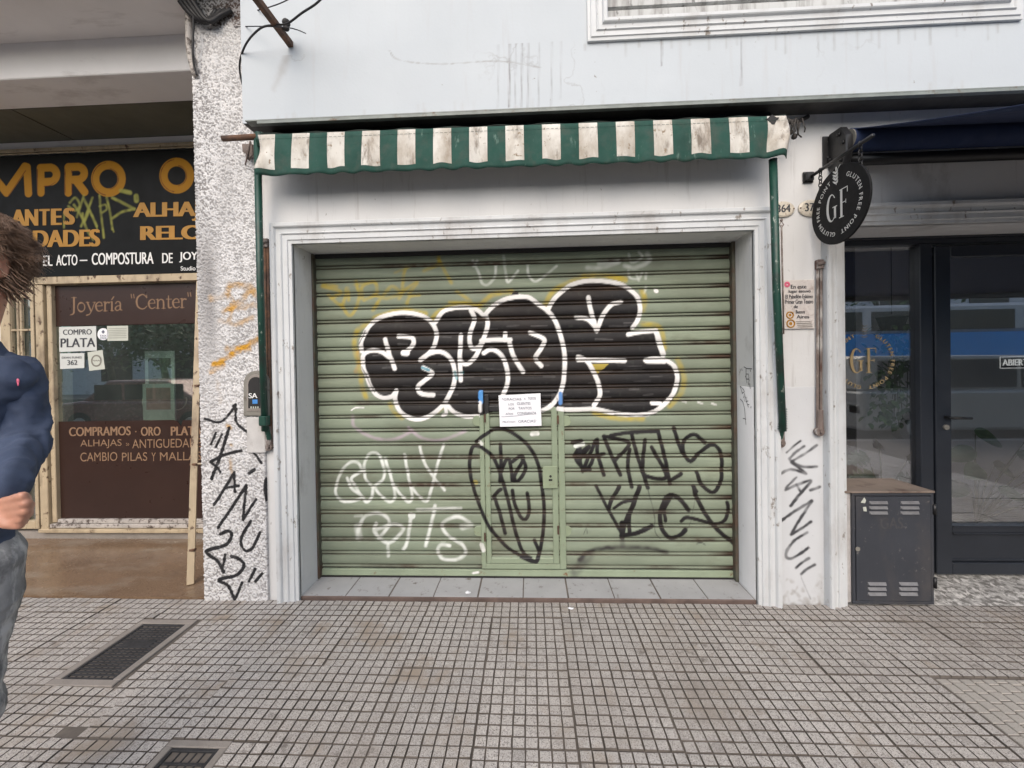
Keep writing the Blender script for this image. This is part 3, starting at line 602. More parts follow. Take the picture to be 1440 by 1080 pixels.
m = MB(); m.box(PILR+.001, 7, UY+.004, .235, SO-.012, UZ0-.001); m.build('soffit', M['soffit'], WB)
m = MB(); m.box(P(342, 172, -.2).x, 7, UY-.035, UY+.02, UZ0-.010, UZ0-.002); m.box(P(342, 172, -.2).x+.07, 7, UY-.035, UY-.03, UZ0-.026, UZ0-.010)
m.build('drip_flashing', M['flash'], WB, bevel=.001)
# mouldings: profile (offset outwards, proud of the wall) swept along the opening with mitred corners
def mould(name, path, prof, y, parent, mtl, close=False):
    n = len(path); v = []; f = []; k = len(prof)
    for i, p in enumerate(path):
        p = Vector(p); a = (p-Vector(path[i-1])).normalized() if (i > 0 or close) else None; b = (Vector(path[(i+1) % n])-p).normalized() if (i < n-1 or close) else None
        if a is None: a = b
        if b is None: b = a
        na, nb = Vector((-a.y, a.x)), Vector((-b.y, b.x)); mt = (na+nb).normalized(); s = 1/max(.3, mt.dot(na))
        for o, d in prof: q = p+mt*(o*s); v.append((q.x, y-d, q.y))
    for i in range(n if close else n-1):
        for j in range(k-1):
            a = i*k+j; b = ((i+1) % n)*k+j; f.append((a, b, b+1, a+1))
    me = MB(); me.add(v, f)
    if not close: me.add([], [])
    return me.build(name, mtl, parent, bevel=0)
PROF = [(.0, -.01), (.0, .018), (.018, .020), (.022, .027), (.050, .027), (.056, .036), (.060, .036), (.066, .029), (.088, .031), (.094, .044), (.100, .048), (.118, .048), (.122, .040), (.122, -.01)]
cl = -(P(388, 500, 0).x-OL)
sc_ = cl/.122
PR1 = [(o*sc_, d) for o, d in PROF]
mould('door_casing', [(OL, -.02), (OL, OT), (OR_, OT), (OR_, -.03)], PR1, 0, WB, M['trim'])
PR2 = [(o*.80, d) for o, d in PROF]
mould('cafe_casing', [(RL, -.03), (RL, RT), (6, RT)], [(o*.98, d*1.15) for o, d in PROF], 0, WB, M['trim'])
# upper window with its frame and roller slats
mould('window_moulding', [(WX0, 5.2), (WX0, WZ), (WX1, WZ), (WX1, 5.2)][::-1], [(o*-.9, d*.9) for o, d in PROF][::1], UY, WB, M['trim'])
m = MB(); z = WZ+.10; s0, s1 = WX0+.11, WX1-.11
while z < 5.2:
    m.prism([(0,0),(.026,.008),(.026,.05),(.008,.058),(0,.058)], (s0, UY+.07, z), (0,-1,0), (0,0,1), (s1-s0, 0, 0)); z += .064
o = m.build('window_shutter', M['louvre'], WB)
# threshold of the shutter
TH = MB(); TZ = .015; nt_ = 10
tw = (OR_-OL)/nt_
for i in range(nt_):
    TH.box(OL+i*tw+(.003 if i else .001), OL+(i+1)*tw-.001-(.006 if i % 2 else .002), .012, .30, -.03, TZ+random.uniform(-.001, .001))
TH.build('door_threshold', M['threshold'], WB, bevel=.002)
MB().box(OL+.002, OR_-.002, .0, .012, -.03, TZ+.002).build('threshold_edge', M['redstrip'], WB, bevel=.004)
MB().box(OL+.001, OR_-.001, .013, .30, -.03, TZ-.004).build('threshold_bed', M['joint'], WB)
for (x0, y0, x1, y1, t) in ((1040,519,1046,532,"''"),(1041,515,1056,548,'TOMI'),(1036,541,1054,574,'BANDS')):
    pass
TOMI = [[(100,600),(115,610),(145,612)], [(112,605),(112,660)], [(112,640),(125,640),(128,665),(115,668),(108,650)], [(118,690),(112,665),(130,672),(124,700)], [(130,690),(136,720)], [(80,612),(84,625)], [(88,610),(92,622)], [(135,618),(137,628)],
        [(80,705),(92,745),(98,725),(82,705)], [(92,745),(104,735),(96,720)], [(98,770),(104,745),(110,770)], [(106,790),(104,760),(116,790),(116,765)], [(120,800),(112,790),(124,785)], [(126,820),(118,805),(130,805)], [(80,775),(95,790),(105,830),(108,880),(112,915)], [(95,880),(112,885)], [(140,815),(138,825)]]
m = MB()
for p in TOMI:
    q = [PXX(1020+a/3.856, 360+b/3.856, OR_-.0015) for a, b in p]; m.ribbon(q, .0045, (-1, 0, 0))
m.build('wall_tag', M['ink'], WB)

# ------------------------------------------------------------------ roller shutter
RS = empty('roller_shutter', (0, .24, 0), 'green slatted roller shutter covered in graffiti, closed in the white doorway', 'roller shutter')
PITCH_S = .0937; SB = P(445, 798, .25).z
zs = [];ys = []
prof = [(0,.000),(.015,.011),(.03,.012),(.05,.002),(.10,-.006),(.15,-.006),(.22,.002),(.245,.012),(.265,.012),(.285,.001),(.32,-.003),(.38,-.0055),(.46,-.007),(.54,-.0078),(.62,-.0078),(.70,-.0072),(.78,-.006),(.86,-.0045),(.94,-.002)]
pp = np.array([p for p, _ in prof]); py = np.array([y for _, y in prof])
z = SB
while z < OT+.05:
    for p, y in prof:
        zs.append(z+p*PITCH_S); ys.append(.25+y)
    z += PITCH_S
zs = np.array(zs); ys = np.array(ys)
xs = np.arange(OL-.02, OR_+.02, .0046)
def yshut(X, Z): return np.interp(Z, zs, ys)+.0022*np.sin(X*3.1+np.floor((Z-SB)/PITCH_S)*2.1)+.0035*(vnoise(X+4, np.floor((Z-SB)/PITCH_S)*3.0+20, 2.2, 11)-.5)
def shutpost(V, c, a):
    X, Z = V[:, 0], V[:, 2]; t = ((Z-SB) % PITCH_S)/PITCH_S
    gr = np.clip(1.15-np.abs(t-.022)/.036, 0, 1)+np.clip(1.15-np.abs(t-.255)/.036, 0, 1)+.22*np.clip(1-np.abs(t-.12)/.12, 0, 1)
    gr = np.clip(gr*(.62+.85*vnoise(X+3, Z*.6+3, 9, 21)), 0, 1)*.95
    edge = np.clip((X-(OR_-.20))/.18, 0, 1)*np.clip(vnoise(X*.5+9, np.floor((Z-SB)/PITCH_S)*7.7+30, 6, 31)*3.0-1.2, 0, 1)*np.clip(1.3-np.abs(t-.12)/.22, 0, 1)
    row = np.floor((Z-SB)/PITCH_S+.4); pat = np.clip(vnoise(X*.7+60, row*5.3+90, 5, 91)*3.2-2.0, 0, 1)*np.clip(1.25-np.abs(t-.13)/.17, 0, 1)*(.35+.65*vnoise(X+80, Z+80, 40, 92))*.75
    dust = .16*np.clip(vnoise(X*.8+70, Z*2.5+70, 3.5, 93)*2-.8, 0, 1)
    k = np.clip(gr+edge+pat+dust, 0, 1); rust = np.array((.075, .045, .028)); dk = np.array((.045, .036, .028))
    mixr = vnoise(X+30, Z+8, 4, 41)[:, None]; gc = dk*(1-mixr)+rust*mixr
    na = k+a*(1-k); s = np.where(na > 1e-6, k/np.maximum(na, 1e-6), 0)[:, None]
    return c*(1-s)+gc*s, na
WX = [P(676, 700, .24).x, P(682.2, 700, .24).x, P(690, 700, .24).x, P(777, 700, .24).x, P(786, 700, .24).x, P(795, 700, .24).x]
WZt = P(735, 549, .24).z; WZb = P(735, 800, .24).z; WDb = P(735, 792, .24).z; WDi = P(735, 784, .24).z
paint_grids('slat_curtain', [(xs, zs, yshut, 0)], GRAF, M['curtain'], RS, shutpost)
YF = .236
lin = lambda a, b, s=.005: np.linspace(a, b, max(2, int(abs(b-a)/s)))
paint_grids('wicket_frame', [(lin(WX[0], WX[1]), lin(WZb, WZt), flat(YF), .03), (lin(WX[4]+.002, WX[5]), lin(WZb, WZt), flat(YF), .03), (lin(WX[1], WX[4]+.002), lin(WZb, WDb-.003), flat(YF), .03), (lin(WX[1], WX[4]+.002), lin(WZt-.018, WZt), flat(YF), .03)], GRAF, M['greenmetal'], RS)
YD = .232
o = paint_grids('wicket_door', [(lin(WX[1]+.006, WX[2]), lin(WDb, WZt-.024), flat(YD), .03), (lin(WX[3], WX[4]-.005), lin(WDb, WZt-.024), flat(YD), .03), (lin(WX[2], WX[3]), lin(WDb, WDi), flat(YD), .03), (lin(WX[2], WX[3]), lin(P(735, 578, .24).z, P(735, 570, .24).z), flat(YD), .03)], GRAF, M['greenmetal'], RS)
def sub(name, mb, mt, par, bevel=0, smooth=False):     # sub-part under a mesh part that sits at the origin of its empty
    ob = mb.build(name, mt, None, bevel, smooth); ob.parent = par
    return ob
def fixsub(ob, par): pass
m = MB(); a, b = P(763, 655, YD), P(784, 686, YD); m.box(a.x, b.x, YD-.016, YD-.0005, b.z, a.z); sub('lock', m, M['greenplain'], o, .003)
m = MB(); c = P(774, 674, YD); m.box(c.x-.012, c.x+.012, YD-.019, YD-.0165, c.z-.006, c.z+.006); m.tube([(c.x, YD-.016, c.z+.025), (c.x, YD-.02, c.z+.025)], .008, 12); sub('keyhole', m, M['dark'], o)
# round hinge lugs, gap slits
for x, y, sx in ((668, 592, -1), (799, 592, 1), (670, 747, -1), (800, 747, 1)):
    p = P(x, y, .24); m = MB(); pts = [(sx*.03*math.cos(t), .036*math.sin(t)) for t in np.linspace(-1.57, 1.57, 12)]+[(-sx*.02, .036), (-sx*.02, -.036)]
    if sx < 0: pts = pts[::-1]
    m.prism(pts, (p.x-sx*.012, .240, p.z), (1,0,0), (0,0,1), (0,.012,0)); m.build('hinge_lug', M['greenplain'], RS, bevel=.002)
for x, y in ((682, 588), (784.5, 590), (785, 745), (682, 755)):
    m = MB(); p = P(x, y, .23); m.tube([(p.x, .226, p.z-.028), (p.x, .226, p.z+.028)], .006, 8); m.build('hinge', M['rust'], RS)
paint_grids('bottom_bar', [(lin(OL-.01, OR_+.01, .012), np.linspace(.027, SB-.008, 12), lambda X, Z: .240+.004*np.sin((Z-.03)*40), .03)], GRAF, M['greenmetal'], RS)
m = MB(); m.box(OL, OR_, .236, .26, TZ+.0015, .026); m.build('rubber_seal', M['dark'], RS)
for q0, q1 in ((OL+.0015, OL+.014), (OR_-.022, OR_-.0015)): MB().box(q0, q1, .205, .262, TZ+.002, OT-.002).build('side_guide', M['guide'], RS, bevel=.002)
m = MB(); m.box(OL+.021, OR_-.023, .225, .262, OT-.028, OT-.002); m.build('head_slot', M['dark'], RS)
# ------------------------------------------------------------------ notice on the wicket
N = empty('paper_notice', P(731, 577, .22), 'white handwritten paper notice taped to the small door in the shutter', 'notice')
q = [P(x, y, .222) for x, y in ((701,556),(760,553),(761.5,598.5),(703,600))]
m = MB(); nn = 8
gv = []
for j in range(nn+1):
    for i in range(nn+1):
        p = (q[0]*(1-i/nn)+q[1]*(i/nn))*(1-j/nn)+(q[3]*(1-i/nn)+q[2]*(i/nn))*(j/nn); p = p.copy(); p.y += .0015*math.sin(i*1.3+j)+(-.004 if j > 6 else 0)*((j-6)/2); gv.append(p)
m.add(gv, [(j*(nn+1)+i, (j+1)*(nn+1)+i, (j+1)*(nn+1)+i+1, j*(nn+1)+i+1) for j in range(nn) for i in range(nn)]); m.build('sheet', M['paper'], N, smooth=True)
def nl(t, x0, y0, x1, y1): MB().ptext(t, x0, y0, x1, y1, .2185).build('handwritten_word', M['inkblue'], N)
for t, x0, y0, x1, y1 in (('*GRACIAS', 705.5, 559.8, 733, 563.2), ('A', 737, 559.2, 739, 562), ('TODOS', 742.5, 558.4, 753.5, 562), ('LOS', 715, 567.2, 722.5, 570), ('CLIENTES', 727, 565.8, 746, 569.4), ('POR', 715.5, 573.2, 723.5, 576), ('TANTOS', 729, 572.4, 747.5, 576), ('AÑOS', 711, 580.2, 721.5, 583.2), ('CONFIANZA', 727.5, 579.4, 754, 583), ('MUCHAS', 707, 592, 725, 595), ('GRACIAS!', 729, 590.6, 754, 594.4)):
    nl(t, x0, y0, x1, y1)
m = MB(); a, b = P(705, 586, .2185), P(748, 582, .2185); m.ribbon([a, (a+b)/2+Vector((0,0,-.004)), b], .002); m.build('pen_line', M['inkblue'], N)

# ------------------------------------------------------------------ stucco pillar
PIL = empty('stucco_pillar', ((-2.085+PILR)/2, .4, 0), 'rough white stucco pillar with yellow stains and black tag between the two shops', 'pillar')
def ystuc(X, Z):
    a = vnoise(X*.9+40, Z*1.05+40+X*.3, 118, 51); b = vnoise(X+17, Z*.9+3, 165, 52); c = vnoise(X+70, Z+70, 30, 53)
    h = np.clip(.25+1.0*(a-.35)+.7*(b-.5)+.25*(c-.5), 0, 1)
    return -.02-.008*h+.004
def stucpost(V, c, a):
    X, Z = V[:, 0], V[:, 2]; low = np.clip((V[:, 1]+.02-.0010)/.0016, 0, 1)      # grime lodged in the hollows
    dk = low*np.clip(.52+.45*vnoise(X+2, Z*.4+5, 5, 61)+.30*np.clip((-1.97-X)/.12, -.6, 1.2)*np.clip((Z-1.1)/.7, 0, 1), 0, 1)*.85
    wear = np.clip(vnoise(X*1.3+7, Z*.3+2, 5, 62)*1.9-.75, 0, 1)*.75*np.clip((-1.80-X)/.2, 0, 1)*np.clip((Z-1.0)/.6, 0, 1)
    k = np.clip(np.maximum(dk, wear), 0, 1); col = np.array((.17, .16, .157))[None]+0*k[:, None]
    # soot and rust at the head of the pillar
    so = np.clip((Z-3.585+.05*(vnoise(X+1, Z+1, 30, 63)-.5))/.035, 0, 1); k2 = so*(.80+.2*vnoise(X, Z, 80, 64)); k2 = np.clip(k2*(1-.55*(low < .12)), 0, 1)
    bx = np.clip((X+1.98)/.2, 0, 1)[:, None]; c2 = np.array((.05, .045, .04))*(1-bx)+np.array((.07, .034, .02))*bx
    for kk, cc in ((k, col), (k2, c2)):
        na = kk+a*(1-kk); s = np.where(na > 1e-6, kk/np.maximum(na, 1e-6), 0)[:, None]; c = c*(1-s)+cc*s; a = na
    t, ta = paint(X, Z, TAGL); s = ta[:, None]
    return c*(1-s)+t*s, np.maximum(a, ta)
px_ = np.linspace(-2.085, PILR, 126)
paint_grids('front_face', [(px_, np.linspace(-.01, 4.2, 1260), ystuc, .03)], [], M['stucco'], PIL, stucpost)
m = MB(); m.box(-2.083, PILR-.002, -.0, 1.4, -.02, 4.6); m.build('shaft', M['pshaft'] if 'pshaft' in M else M['wall'], PIL)
# meter niche in the pillar
MT = empty('meter_box', P(357, 550, -.03), 'small weathered grey meter box with arched window let into the stucco pillar', 'meter box')
def arch(x0, x1, y0, y1, n=10):
    a = (x1-x0)/2; c = (x0+x1)/2; return [(x0, y1), (x1, y1)]+[(c+a*math.cos(t), y0+a-a*math.sin(t)) for t in np.linspace(0, math.pi, n)]
def archmb(x0, x1, y0, y1, Y, d):
    pts = [P(a, b, Y) for a, b in arch(x0, x1, y0, y1)]; m = MB(); n = len(pts)
    m.add([(p.x, Y, p.z) for p in pts]+[(p.x, Y+d, p.z) for p in pts], [tuple(range(n)), tuple(range(n, 2*n))[::-1]]+[((i+1)%n, i, n+i, n+(i+1)%n) for i in range(n)]); return m
archmb(342, 378, 521, 585, -.036, .03).build('cover', M['grey'], MT, bevel=.004)
archmb(346.5, 372.5, 526.5, 578, -.041, .0045).build('surround', M['grey2'] if 'grey2' in M else M['concrete'], MT, bevel=.002)
archmb(349, 370, 530, 574, -.0435, .002).build('glass', M['dark'], MT)
m = MB()
for x, y, r in ((359, 565, .014),): p = P(x, y, -.045); m.box(p.x-.018, p.x+.014, -.0455, -.0445, p.z-.012, p.z+.014)
m.build('sticker', M['blue'], MT)
m = MB()
for t, x0, y0, x1, y1 in (('SA', 349.5, 553, 362, 560),('L', 366, 549, 371, 560)): m.ptext(t, x0, y0, x1, y1, -.0448, .02)
m.build('lettering', M['white'], MT)
m = MB()
for k in range(4): p = P(353+k*3.2, 573, -.045); m.box(p.x-.003, p.x+.004, -.0455, -.0445, p.z-.006, p.z+.006)
m.build('dial', M['paperg'], MT)
m = MB(); a, b = P(346, 587, -.035), P(383, 637, -.035); m.box(a.x, b.x-.045, -.034, -.022, b.z, a.z)
PT = m.build('patch_panel', M['patch'], None, bevel=.004); tag(PT, 'flat white plaster patch below the meter box on the pillar', 'wall panel')

for k, (x, y, z, lab) in enumerate(((658, 834, TZ+.002, 'small crumpled white paper scrap on the pale threshold tiles'), (803, 856, .002, 'small white paper scrap on the pavement in front of the shutter'))):
    c = G(x, y, z); m = MB(); r = random.Random(k); pts = [(c.x+(i-1.5)*.011+r.uniform(-.004, .004), c.y+(j_-1)*.012+r.uniform(-.004, .004), z+r.uniform(0, .008)) for j_ in range(3) for i in range(4)]
    m.add(pts, [(j_*4+i, j_*4+i+1, j_*4+i+5, j_*4+i+4) for j_ in range(2) for i in range(3)]); tag(m.build('paper_scrap', M['paper']), lab, 'litter')
def leafmb(m, base, tipv, w, notch=0, up=Vector((0,0,1))):
    base = Vector(base); d = Vector(tipv)-base; L = d.length; d.normalize(); s = d.cross(up)
    if s.length < .01: s = d.cross(Vector((1,0,0)))
    s.normalize(); nrm = s.cross(d); V = []; n = 12
    for i in range(n+1):
        t = i/n; wd = w*math.sin(math.pi*min(1, t*.93+.07))**.75*(1-.30*t)
        if notch and i % 2 and 2 < i < n-1: wd *= 1-notch
        z = -.22*L*t*t; c = base+d*(L*t)+nrm*z
        V += [c-s*wd+nrm*(.12*wd), c, c+s*wd+nrm*(.12*wd)]
    m.add(V, [(3*i+k, 3*i+k+1, 3*i+k+4, 3*i+k+3) for i in range(n) for k in (0, 1)])
# ------------------------------------------------------------------ striped awning
AW = empty('striped_awning', (0, -.17, 2.6), 'folded green and white striped awning above the green shutter', 'awning')
AY = -.17
ax0, ax1 = P(363, 190, AY).x, P(1105, 163, AY).x
NS = 29; sub_ = 8; ncol = NS*sub_; rows = 14
V = []; F = []; MI = []
for j in range(rows+1):
    for i in range(ncol+1):
        u = i/ncol; X = ax0+(ax1-ax0)*u; px_i = 363+742*u; t = j/rows
        top = P(px_i, 190-27*u, AY).z; bot = P(px_i, 249-26.5*u, AY).z
        wob = math.sin(u*87+.8*math.sin(u*19))*.5+math.sin(u*41+1.2)*.5; edge = math.exp(-((1-u)/.03)**2)+math.exp(-(u/.025)**2)
        Z = top+(bot-top)*t+(.004*wob*t+.002*math.sin(u*160)*t)
        Y = AY-.012*t+(.012*wob+.010*math.sin(u*130+2))*t*(.45+.55*t)+.03*edge*math.sin(t*5+u*90)*t-.006*math.sin(t*3.1)
        V.append((X+.010*edge*math.sin(t*6), Y, Z))
for j in range(rows):
    for i in range(ncol):
        a = j*(ncol+1)+i; F.append((a+ncol+1, a+ncol+2, a+1, a))
        MI.append(0 if j >= rows-2 else ((i//sub_) % 2 == 0)*1)
me = bpy.data.meshes.new('valance'); me.from_pydata(V, [], F); me.materials.append(M['awgreen']); me.materials.append(M['awwhite'])
me.polygons.foreach_set('material_index', np.array(MI, np.int32)); me.polygons.foreach_set('use_smooth', [True]*len(F)); o = link('valance', me, AW)
sm = o.modifiers.new('solid', 'SOLIDIFY'); sm.thickness = .003; sm.offset = 1
# seams
m = MB()
for u in np.linspace(0, 1, 120)[:-1]:
    a = P(363+742*u, 196-27*u, AY-.008); b = P(363+742*(u+.0056), 196-27*(u+.0056), AY-.008); m.bar((a.x, AY-.0095, a.z), (b.x, AY-.0095, b.z), .0012, .0012)
m.build('seam', M['awgreen'], AW)
# folded cloth back to the wall
V = []; F = []
for j in range(9):
    for i in range(61):
        u = i/60; t = j/8; X = ax0+(ax1-ax0)*u; z0 = P(363+742*u, 189-27*u, AY).z; V.append((X, AY+(.14)*t, z0+.002+.025*t-.05*math.sin(t*3.14)*(.7+.3*math.sin(u*9))+.006*math.sin(u*70+t*6)))
for j in range(8):
    for i in range(60): a = j*61+i; F.append((a, a+1, a+62, a+61))
me = bpy.data.meshes.new('canopy_cloth'); me.from_pydata(V, [], F); me.materials.append(M['awdark'] if 'awdark' in M else M['awgreen']); me.polygons.foreach_set('use_smooth', [True]*len(F)); o = link('canopy_cloth', me, AW)
sm = o.modifiers.new('solid', 'SOLIDIFY'); sm.thickness = .003
zt = P(363, 191, AY).z; zt2 = P(1105, 166, AY).z
MB().tube([(ax0-.02, AY+.02, zt-.012), (ax1-.03, AY+.02, zt2-.012)], .017, 12).build('front_bar', M['armgreen'], AW, smooth=True)
MB().tube([P(313, 195, AY+.02), P(366, 192, AY+.02)], [.016, .017], 12).build('bar_end', M['rust'], AW, smooth=True)
MB().tube([(ax0+.02, -.05, SO-.075), (ax1-.03, -.05, SO-.085)], .032, 14).build('roller', M['dark'], AW, smooth=True)
m = MB()
for x in (ax0-.005, ): m.tube([(x, AY+.035, zt-.05), (x, AY+.02, zt+.03)], .024, 12)
m.build('bar_collar', M['armgreen'], AW, smooth=True)
a0, a1 = P(362, 196, AY+.03), P(372.5, 606, -.06); am = P(366, 400, -.10)
MB().tube([a0, am, a1], [.020, .020, .019], 14).build('arm', M['armgreen'], AW, smooth=True)
b0, b1 = P(1087, 224, AY+.02), P(1101, 606, -.06); bm = P(1092, 410, -.10)
MB().tube([b0, bm, b1], [.021, .021, .019], 14).build('arm', M['armgreen'], AW, smooth=True)
# torn patch and loops at the right end
p = P(1087, 168, AY-.01); m = MB()
pts = [(.028*(1+.35*math.sin(3*t)+.2*math.sin(7*t))*math.cos(t), .022*(1+.3*math.sin(4*t+1))*math.sin(t)) for t in np.linspace(0, 6.28, 16)[:-1]]
m.prism(pts, (p.x, AY-.009, p.z), (1,0,0), (0,0,1), (0,.003,0)); m.build('torn_hole', M['dark'], AW)
m = MB()
for k in range(7):
    q = P(1110+k*3.0, 166+(k % 3)*3, -.15); e = P(1106+k*4.2, 184+(k*37 % 11), -.13); mid = (q+e)/2+Vector((random.uniform(-.02,.02), 0, random.uniform(-.03, .01))); m.tube([q, mid, e], .004, 6)
q = P(1104, 172, -.15); m.tube([q, P(1125, 170, -.05), P(1136, 164, -.02)], .012, 8); m.ball(P(1117, 192, -.12), .016, 8, 6); m.ball(P(1112, 186, -.12), .014, 8, 6)
m.build('frayed_end', M['rustdark'], AW, smooth=True)
p = P(346, 212, -.06); m = MB(); m.prism([(-.035,.05),(.03,.05),(.035,-.02),(.0,-.05),(-.01,-.012),(-.03,.0)], (p.x, -.05, p.z), (1,0,0), (0,0,1), (0,.02,0)); m.tube([P(352, 198, -.05), P(345, 232, -.06)], .005, 6); m.build('wall_bracket', M['rail'], AW, bevel=.003)
# slide rails of the awning on the walls
def rail(x_top, y_top, x_bot, y_bot, label, Y=-.004, w=.020, shoe=True, mt='rail'):
    a, b = P(x_top, y_top, Y), P(x_bot, y_bot, Y); r = empty('awning_rail', b, label, 'wall rail', 'old awning rails on the wall')
    m = MB(); d = .012
    m.bar((a.x-w*.34, Y-.012, a.z), (b.x-w*.34, Y-.012, b.z), w*.32, .022); m.bar((a.x+w*.34, Y-.012, a.z), (b.x+w*.34, Y-.012, b.z), w*.32, .022); m.bar((a.x, Y-.004, a.z), (b.x, Y-.004, b.z), w*.36, .006)
    m.build('channel', M[mt], r, bevel=.002)
    m = MB(); m.box(a.x-w*.9, a.x+w*.9, Y-.028, Y+.003, a.z-.005, a.z+.05); m.tube([(a.x-.02, Y-.03, a.z+.02), (a.x+.02, Y-.03, a.z+.03)], .01, 8); m.build('top_bracket', M['rail'], r, bevel=.005)
    m = MB(); m.tube([(b.x, Y-.02, b.z+.12), (b.x, Y-.02, b.z)], [.016, .018], 10); m.tube([(b.x-.004, Y-.003, b.z-.01), (b.x-.004, Y-.028, b.z-.01)], .026, 14); m.tube([(b.x, Y-.04, b.z-.01), (b.x, Y-.02, b.z-.01)], .011, 8); m.build('foot_bracket', M['rail'], r, bevel=.002)
    return r
rail(376, 348, 381, 625, 'thin rusty brown rail beside the stucco pillar behind the left awning arm', mt='rust')
rail(1092, 470, 1096, 620, 'short weathered rail ending at the foot of the right awning arm')
rail(1150, 378, 1150, 604, 'weathered iron rail beside the cafe casing, right of the tile plaque')
for ob in list(COL.objects):
    if ob.name.startswith('awning_rail'): ob.pop('group', None) if hasattr(ob, 'pop') else None
# arm feet
m = MB(); p = P(1101, 600, -.06)
for k in range(9): z = p.z+.10-k*.014; m.tube([(p.x-.02-.001*k, -.06, z), (p.x+.024, -.06, z+.002)], .0035, 6)
m.tube([p, P(1097, 616, -.03)], .014, 8); m.build('arm_foot', M['armgreen'], AW)
m = MB(); p = P(373, 596, -.06); m.tube([p, P(379, 618, -.03)], .016, 8); m.box(p.x-.024, p.x+.022, -.09, -.04, p.z-.01, p.z+.05); m.build('arm_foot', M['armgreen'], AW, bevel=.005)
# crank rod hanging beside the right arm
m = MB(); a, b = P(1099, 316, -.05), P(1102, 470, -.04); m.tube([a, b], .0045, 8); m.tube([a+Vector((0,0,.02)), a+Vector((.012,0,0)), a+Vector((.0,0,-.02)), a+Vector((-.012,0,0)), a+Vector((0,0,.02))], .003, 6); m.ball(a+Vector((0,0,.025)), .009, 8, 6)
tag(m.build('hook_rod', M['rail'], smooth=True), 'thin iron hook rod hanging behind the right green awning arm', 'hook rod')

# ------------------------------------------------------------------ plates on the pier
def oval(x0, y0, x1, y1, txt, tx, label):
    c = P((x0+x1)/2, (y0+y1)/2, -.004); rx = (P(x1, y0, 0)-P(x0, y0, 0)).length/2; rz = (P(x0, y0, 0)-P(x0, y1, 0)).length/2
    e = empty('house_number_plate', c, label, 'number plate', 'enamel house number plates')
    m = MB(); k = 28
    for j, (s, y) in enumerate(((1, 0), (.97, -.007), (.8, -.011))):
        m.v += [(c.x+rx*s*math.cos(2*math.pi*i/k), c.y+y, c.z+rz*s*math.sin(2*math.pi*i/k)) for i in range(k)]
    m.f += [[j*k+i, j*k+(i+1)%k, (j+1)*k+(i+1)%k, (j+1)*k+i] for j in range(2) for i in range(k)]+[list(range(2*k, 3*k))]; m.m = [0]*len(m.f)
    m.build('plate', M['enamel'], e, smooth=False)
    m = MB(); m.text(txt, (c.x+rx*tx[0], c.y-.0125, c.z-rz*.42), (rx*(tx[1]-tx[0]), 0, 0), (0, 0, rz*.95), .02); m.build('number', M['ink'], e)
    for s in (-1, 1): MB().tube([(c.x+s*rx*.86, c.y-.008, c.z), (c.x+s*rx*.86, c.y-.0125, c.z)], .004, 8).build('screw', M['rust'], e)
    return e
oval(1083, 283.5, 1117, 306, '364', (-.55, .58), 'small oval cream enamel house number plate reading 364, half behind the green awning arm')
oval(1122, 281, 1157, 305, '370', (-.55, .58), 'small oval cream enamel house number plate partly hidden by the round black sign')
PL = empty('tile_plaque', P(1123, 428, 0), 'small cream ceramic plaque with gothic writing on the white pier', 'plaque')
q = [P(1102, 394, -.012), P(1145, 392, -.012), P(1145.5, 462, -.012), P(1103, 463.5, -.012)]
MB().box(q[0].x, q[1].x, -.012, -.0005, q[2].z, q[0].z).build('tile', M['ceramic'], PL, bevel=.002)
m = MB()
for t, x0, y0, x1, y1 in (('En este', 1112, 400.5, 1134, 406), ('lugar estuvo', 1109, 407.5, 1140, 413), ('El Pabellón Eskimo', 1104.5, 414.5, 1143, 420), ('Primer Gran Teatro', 1104, 421.5, 1143.5, 427.5), ('de', 1116, 429, 1122, 433.5), ('Buenos', 1119, 436, 1132, 441), ('Aires', 1120, 443, 1138, 448)):
    m.ptext(t, x0, y0, x1, y1, -.0135, .018)
m.build('lettering', M['ink'], PL)
m = MB()
for k in range(4): a = P(1119+k, 452.5+k*2.4, -.0135); m.box(a.x, a.x+.085, -.0136, -.0132, a.z-.002, a.z+.002)
m.build('small_print', M['grey'], PL)
m = MB()
for i in range(9): t = i*.7; c = P(1107+2.6*math.cos(t), 400+2.6*math.sin(t), -.0135); m.ball(c, .007, 6, 4, (1, .15, 1))
m.build('rose_motif', M['rose'] if 'rose' in M else M['pink'], PL)
m = MB()
for cx_, cy_, r in ((1111, 443, .019), (1112, 455, .022)):
    c = P(cx_, cy_, -.0135); m.tube([c+Vector((r*math.cos(t), 0, r*math.sin(t))) for t in np.linspace(0, 6.3, 18)], .004, 5); m.ball(c, r*.45, 8, 5, (1, .1, 1))
m.build('crest_motif', M['crest'] if 'crest' in M else M['gold'], PL)

# ------------------------------------------------------------------ round hanging sign
SX = P(1136, 250, 0).x+.005
BK_ = empty('sign_bracket', P(1136, 251, 0), 'black iron arm bracket holding the round sign out from the wall', 'sign bracket')
p0 = P(1136, 250, -.005); tip = PXX(1228, 187, SX); tip.z = p0.z+.0
m = MB(); m.box(p0.x-.03, p0.x+.03, -.012, -.001, p0.z-.032, p0.z+.034); m.box(p0.x-.022, p0.x+.022, -.03, -.012, p0.z-.024, p0.z+.026); m.build('wall_plate', M['blackmetal'], BK_, bevel=.004)
MB().tube([(SX, -.012, p0.z), (SX, tip.y, p0.z)], .0095, 12).build('arm_bar', M['blackmetal'], BK_, smooth=True)
cs = PXX(1180.5, 288, SX); RAD = .205
SG = empty('hanging_sign', cs, 'round black hanging sign with white GF letters hung on chains outside the cafe', 'sign')
m = MB(); k = 56; prof = [(0, -.006), (RAD-.002, -.006), (RAD, -.004), (RAD, .004), (RAD-.002, .006), (0, .006)]
vs_ = []
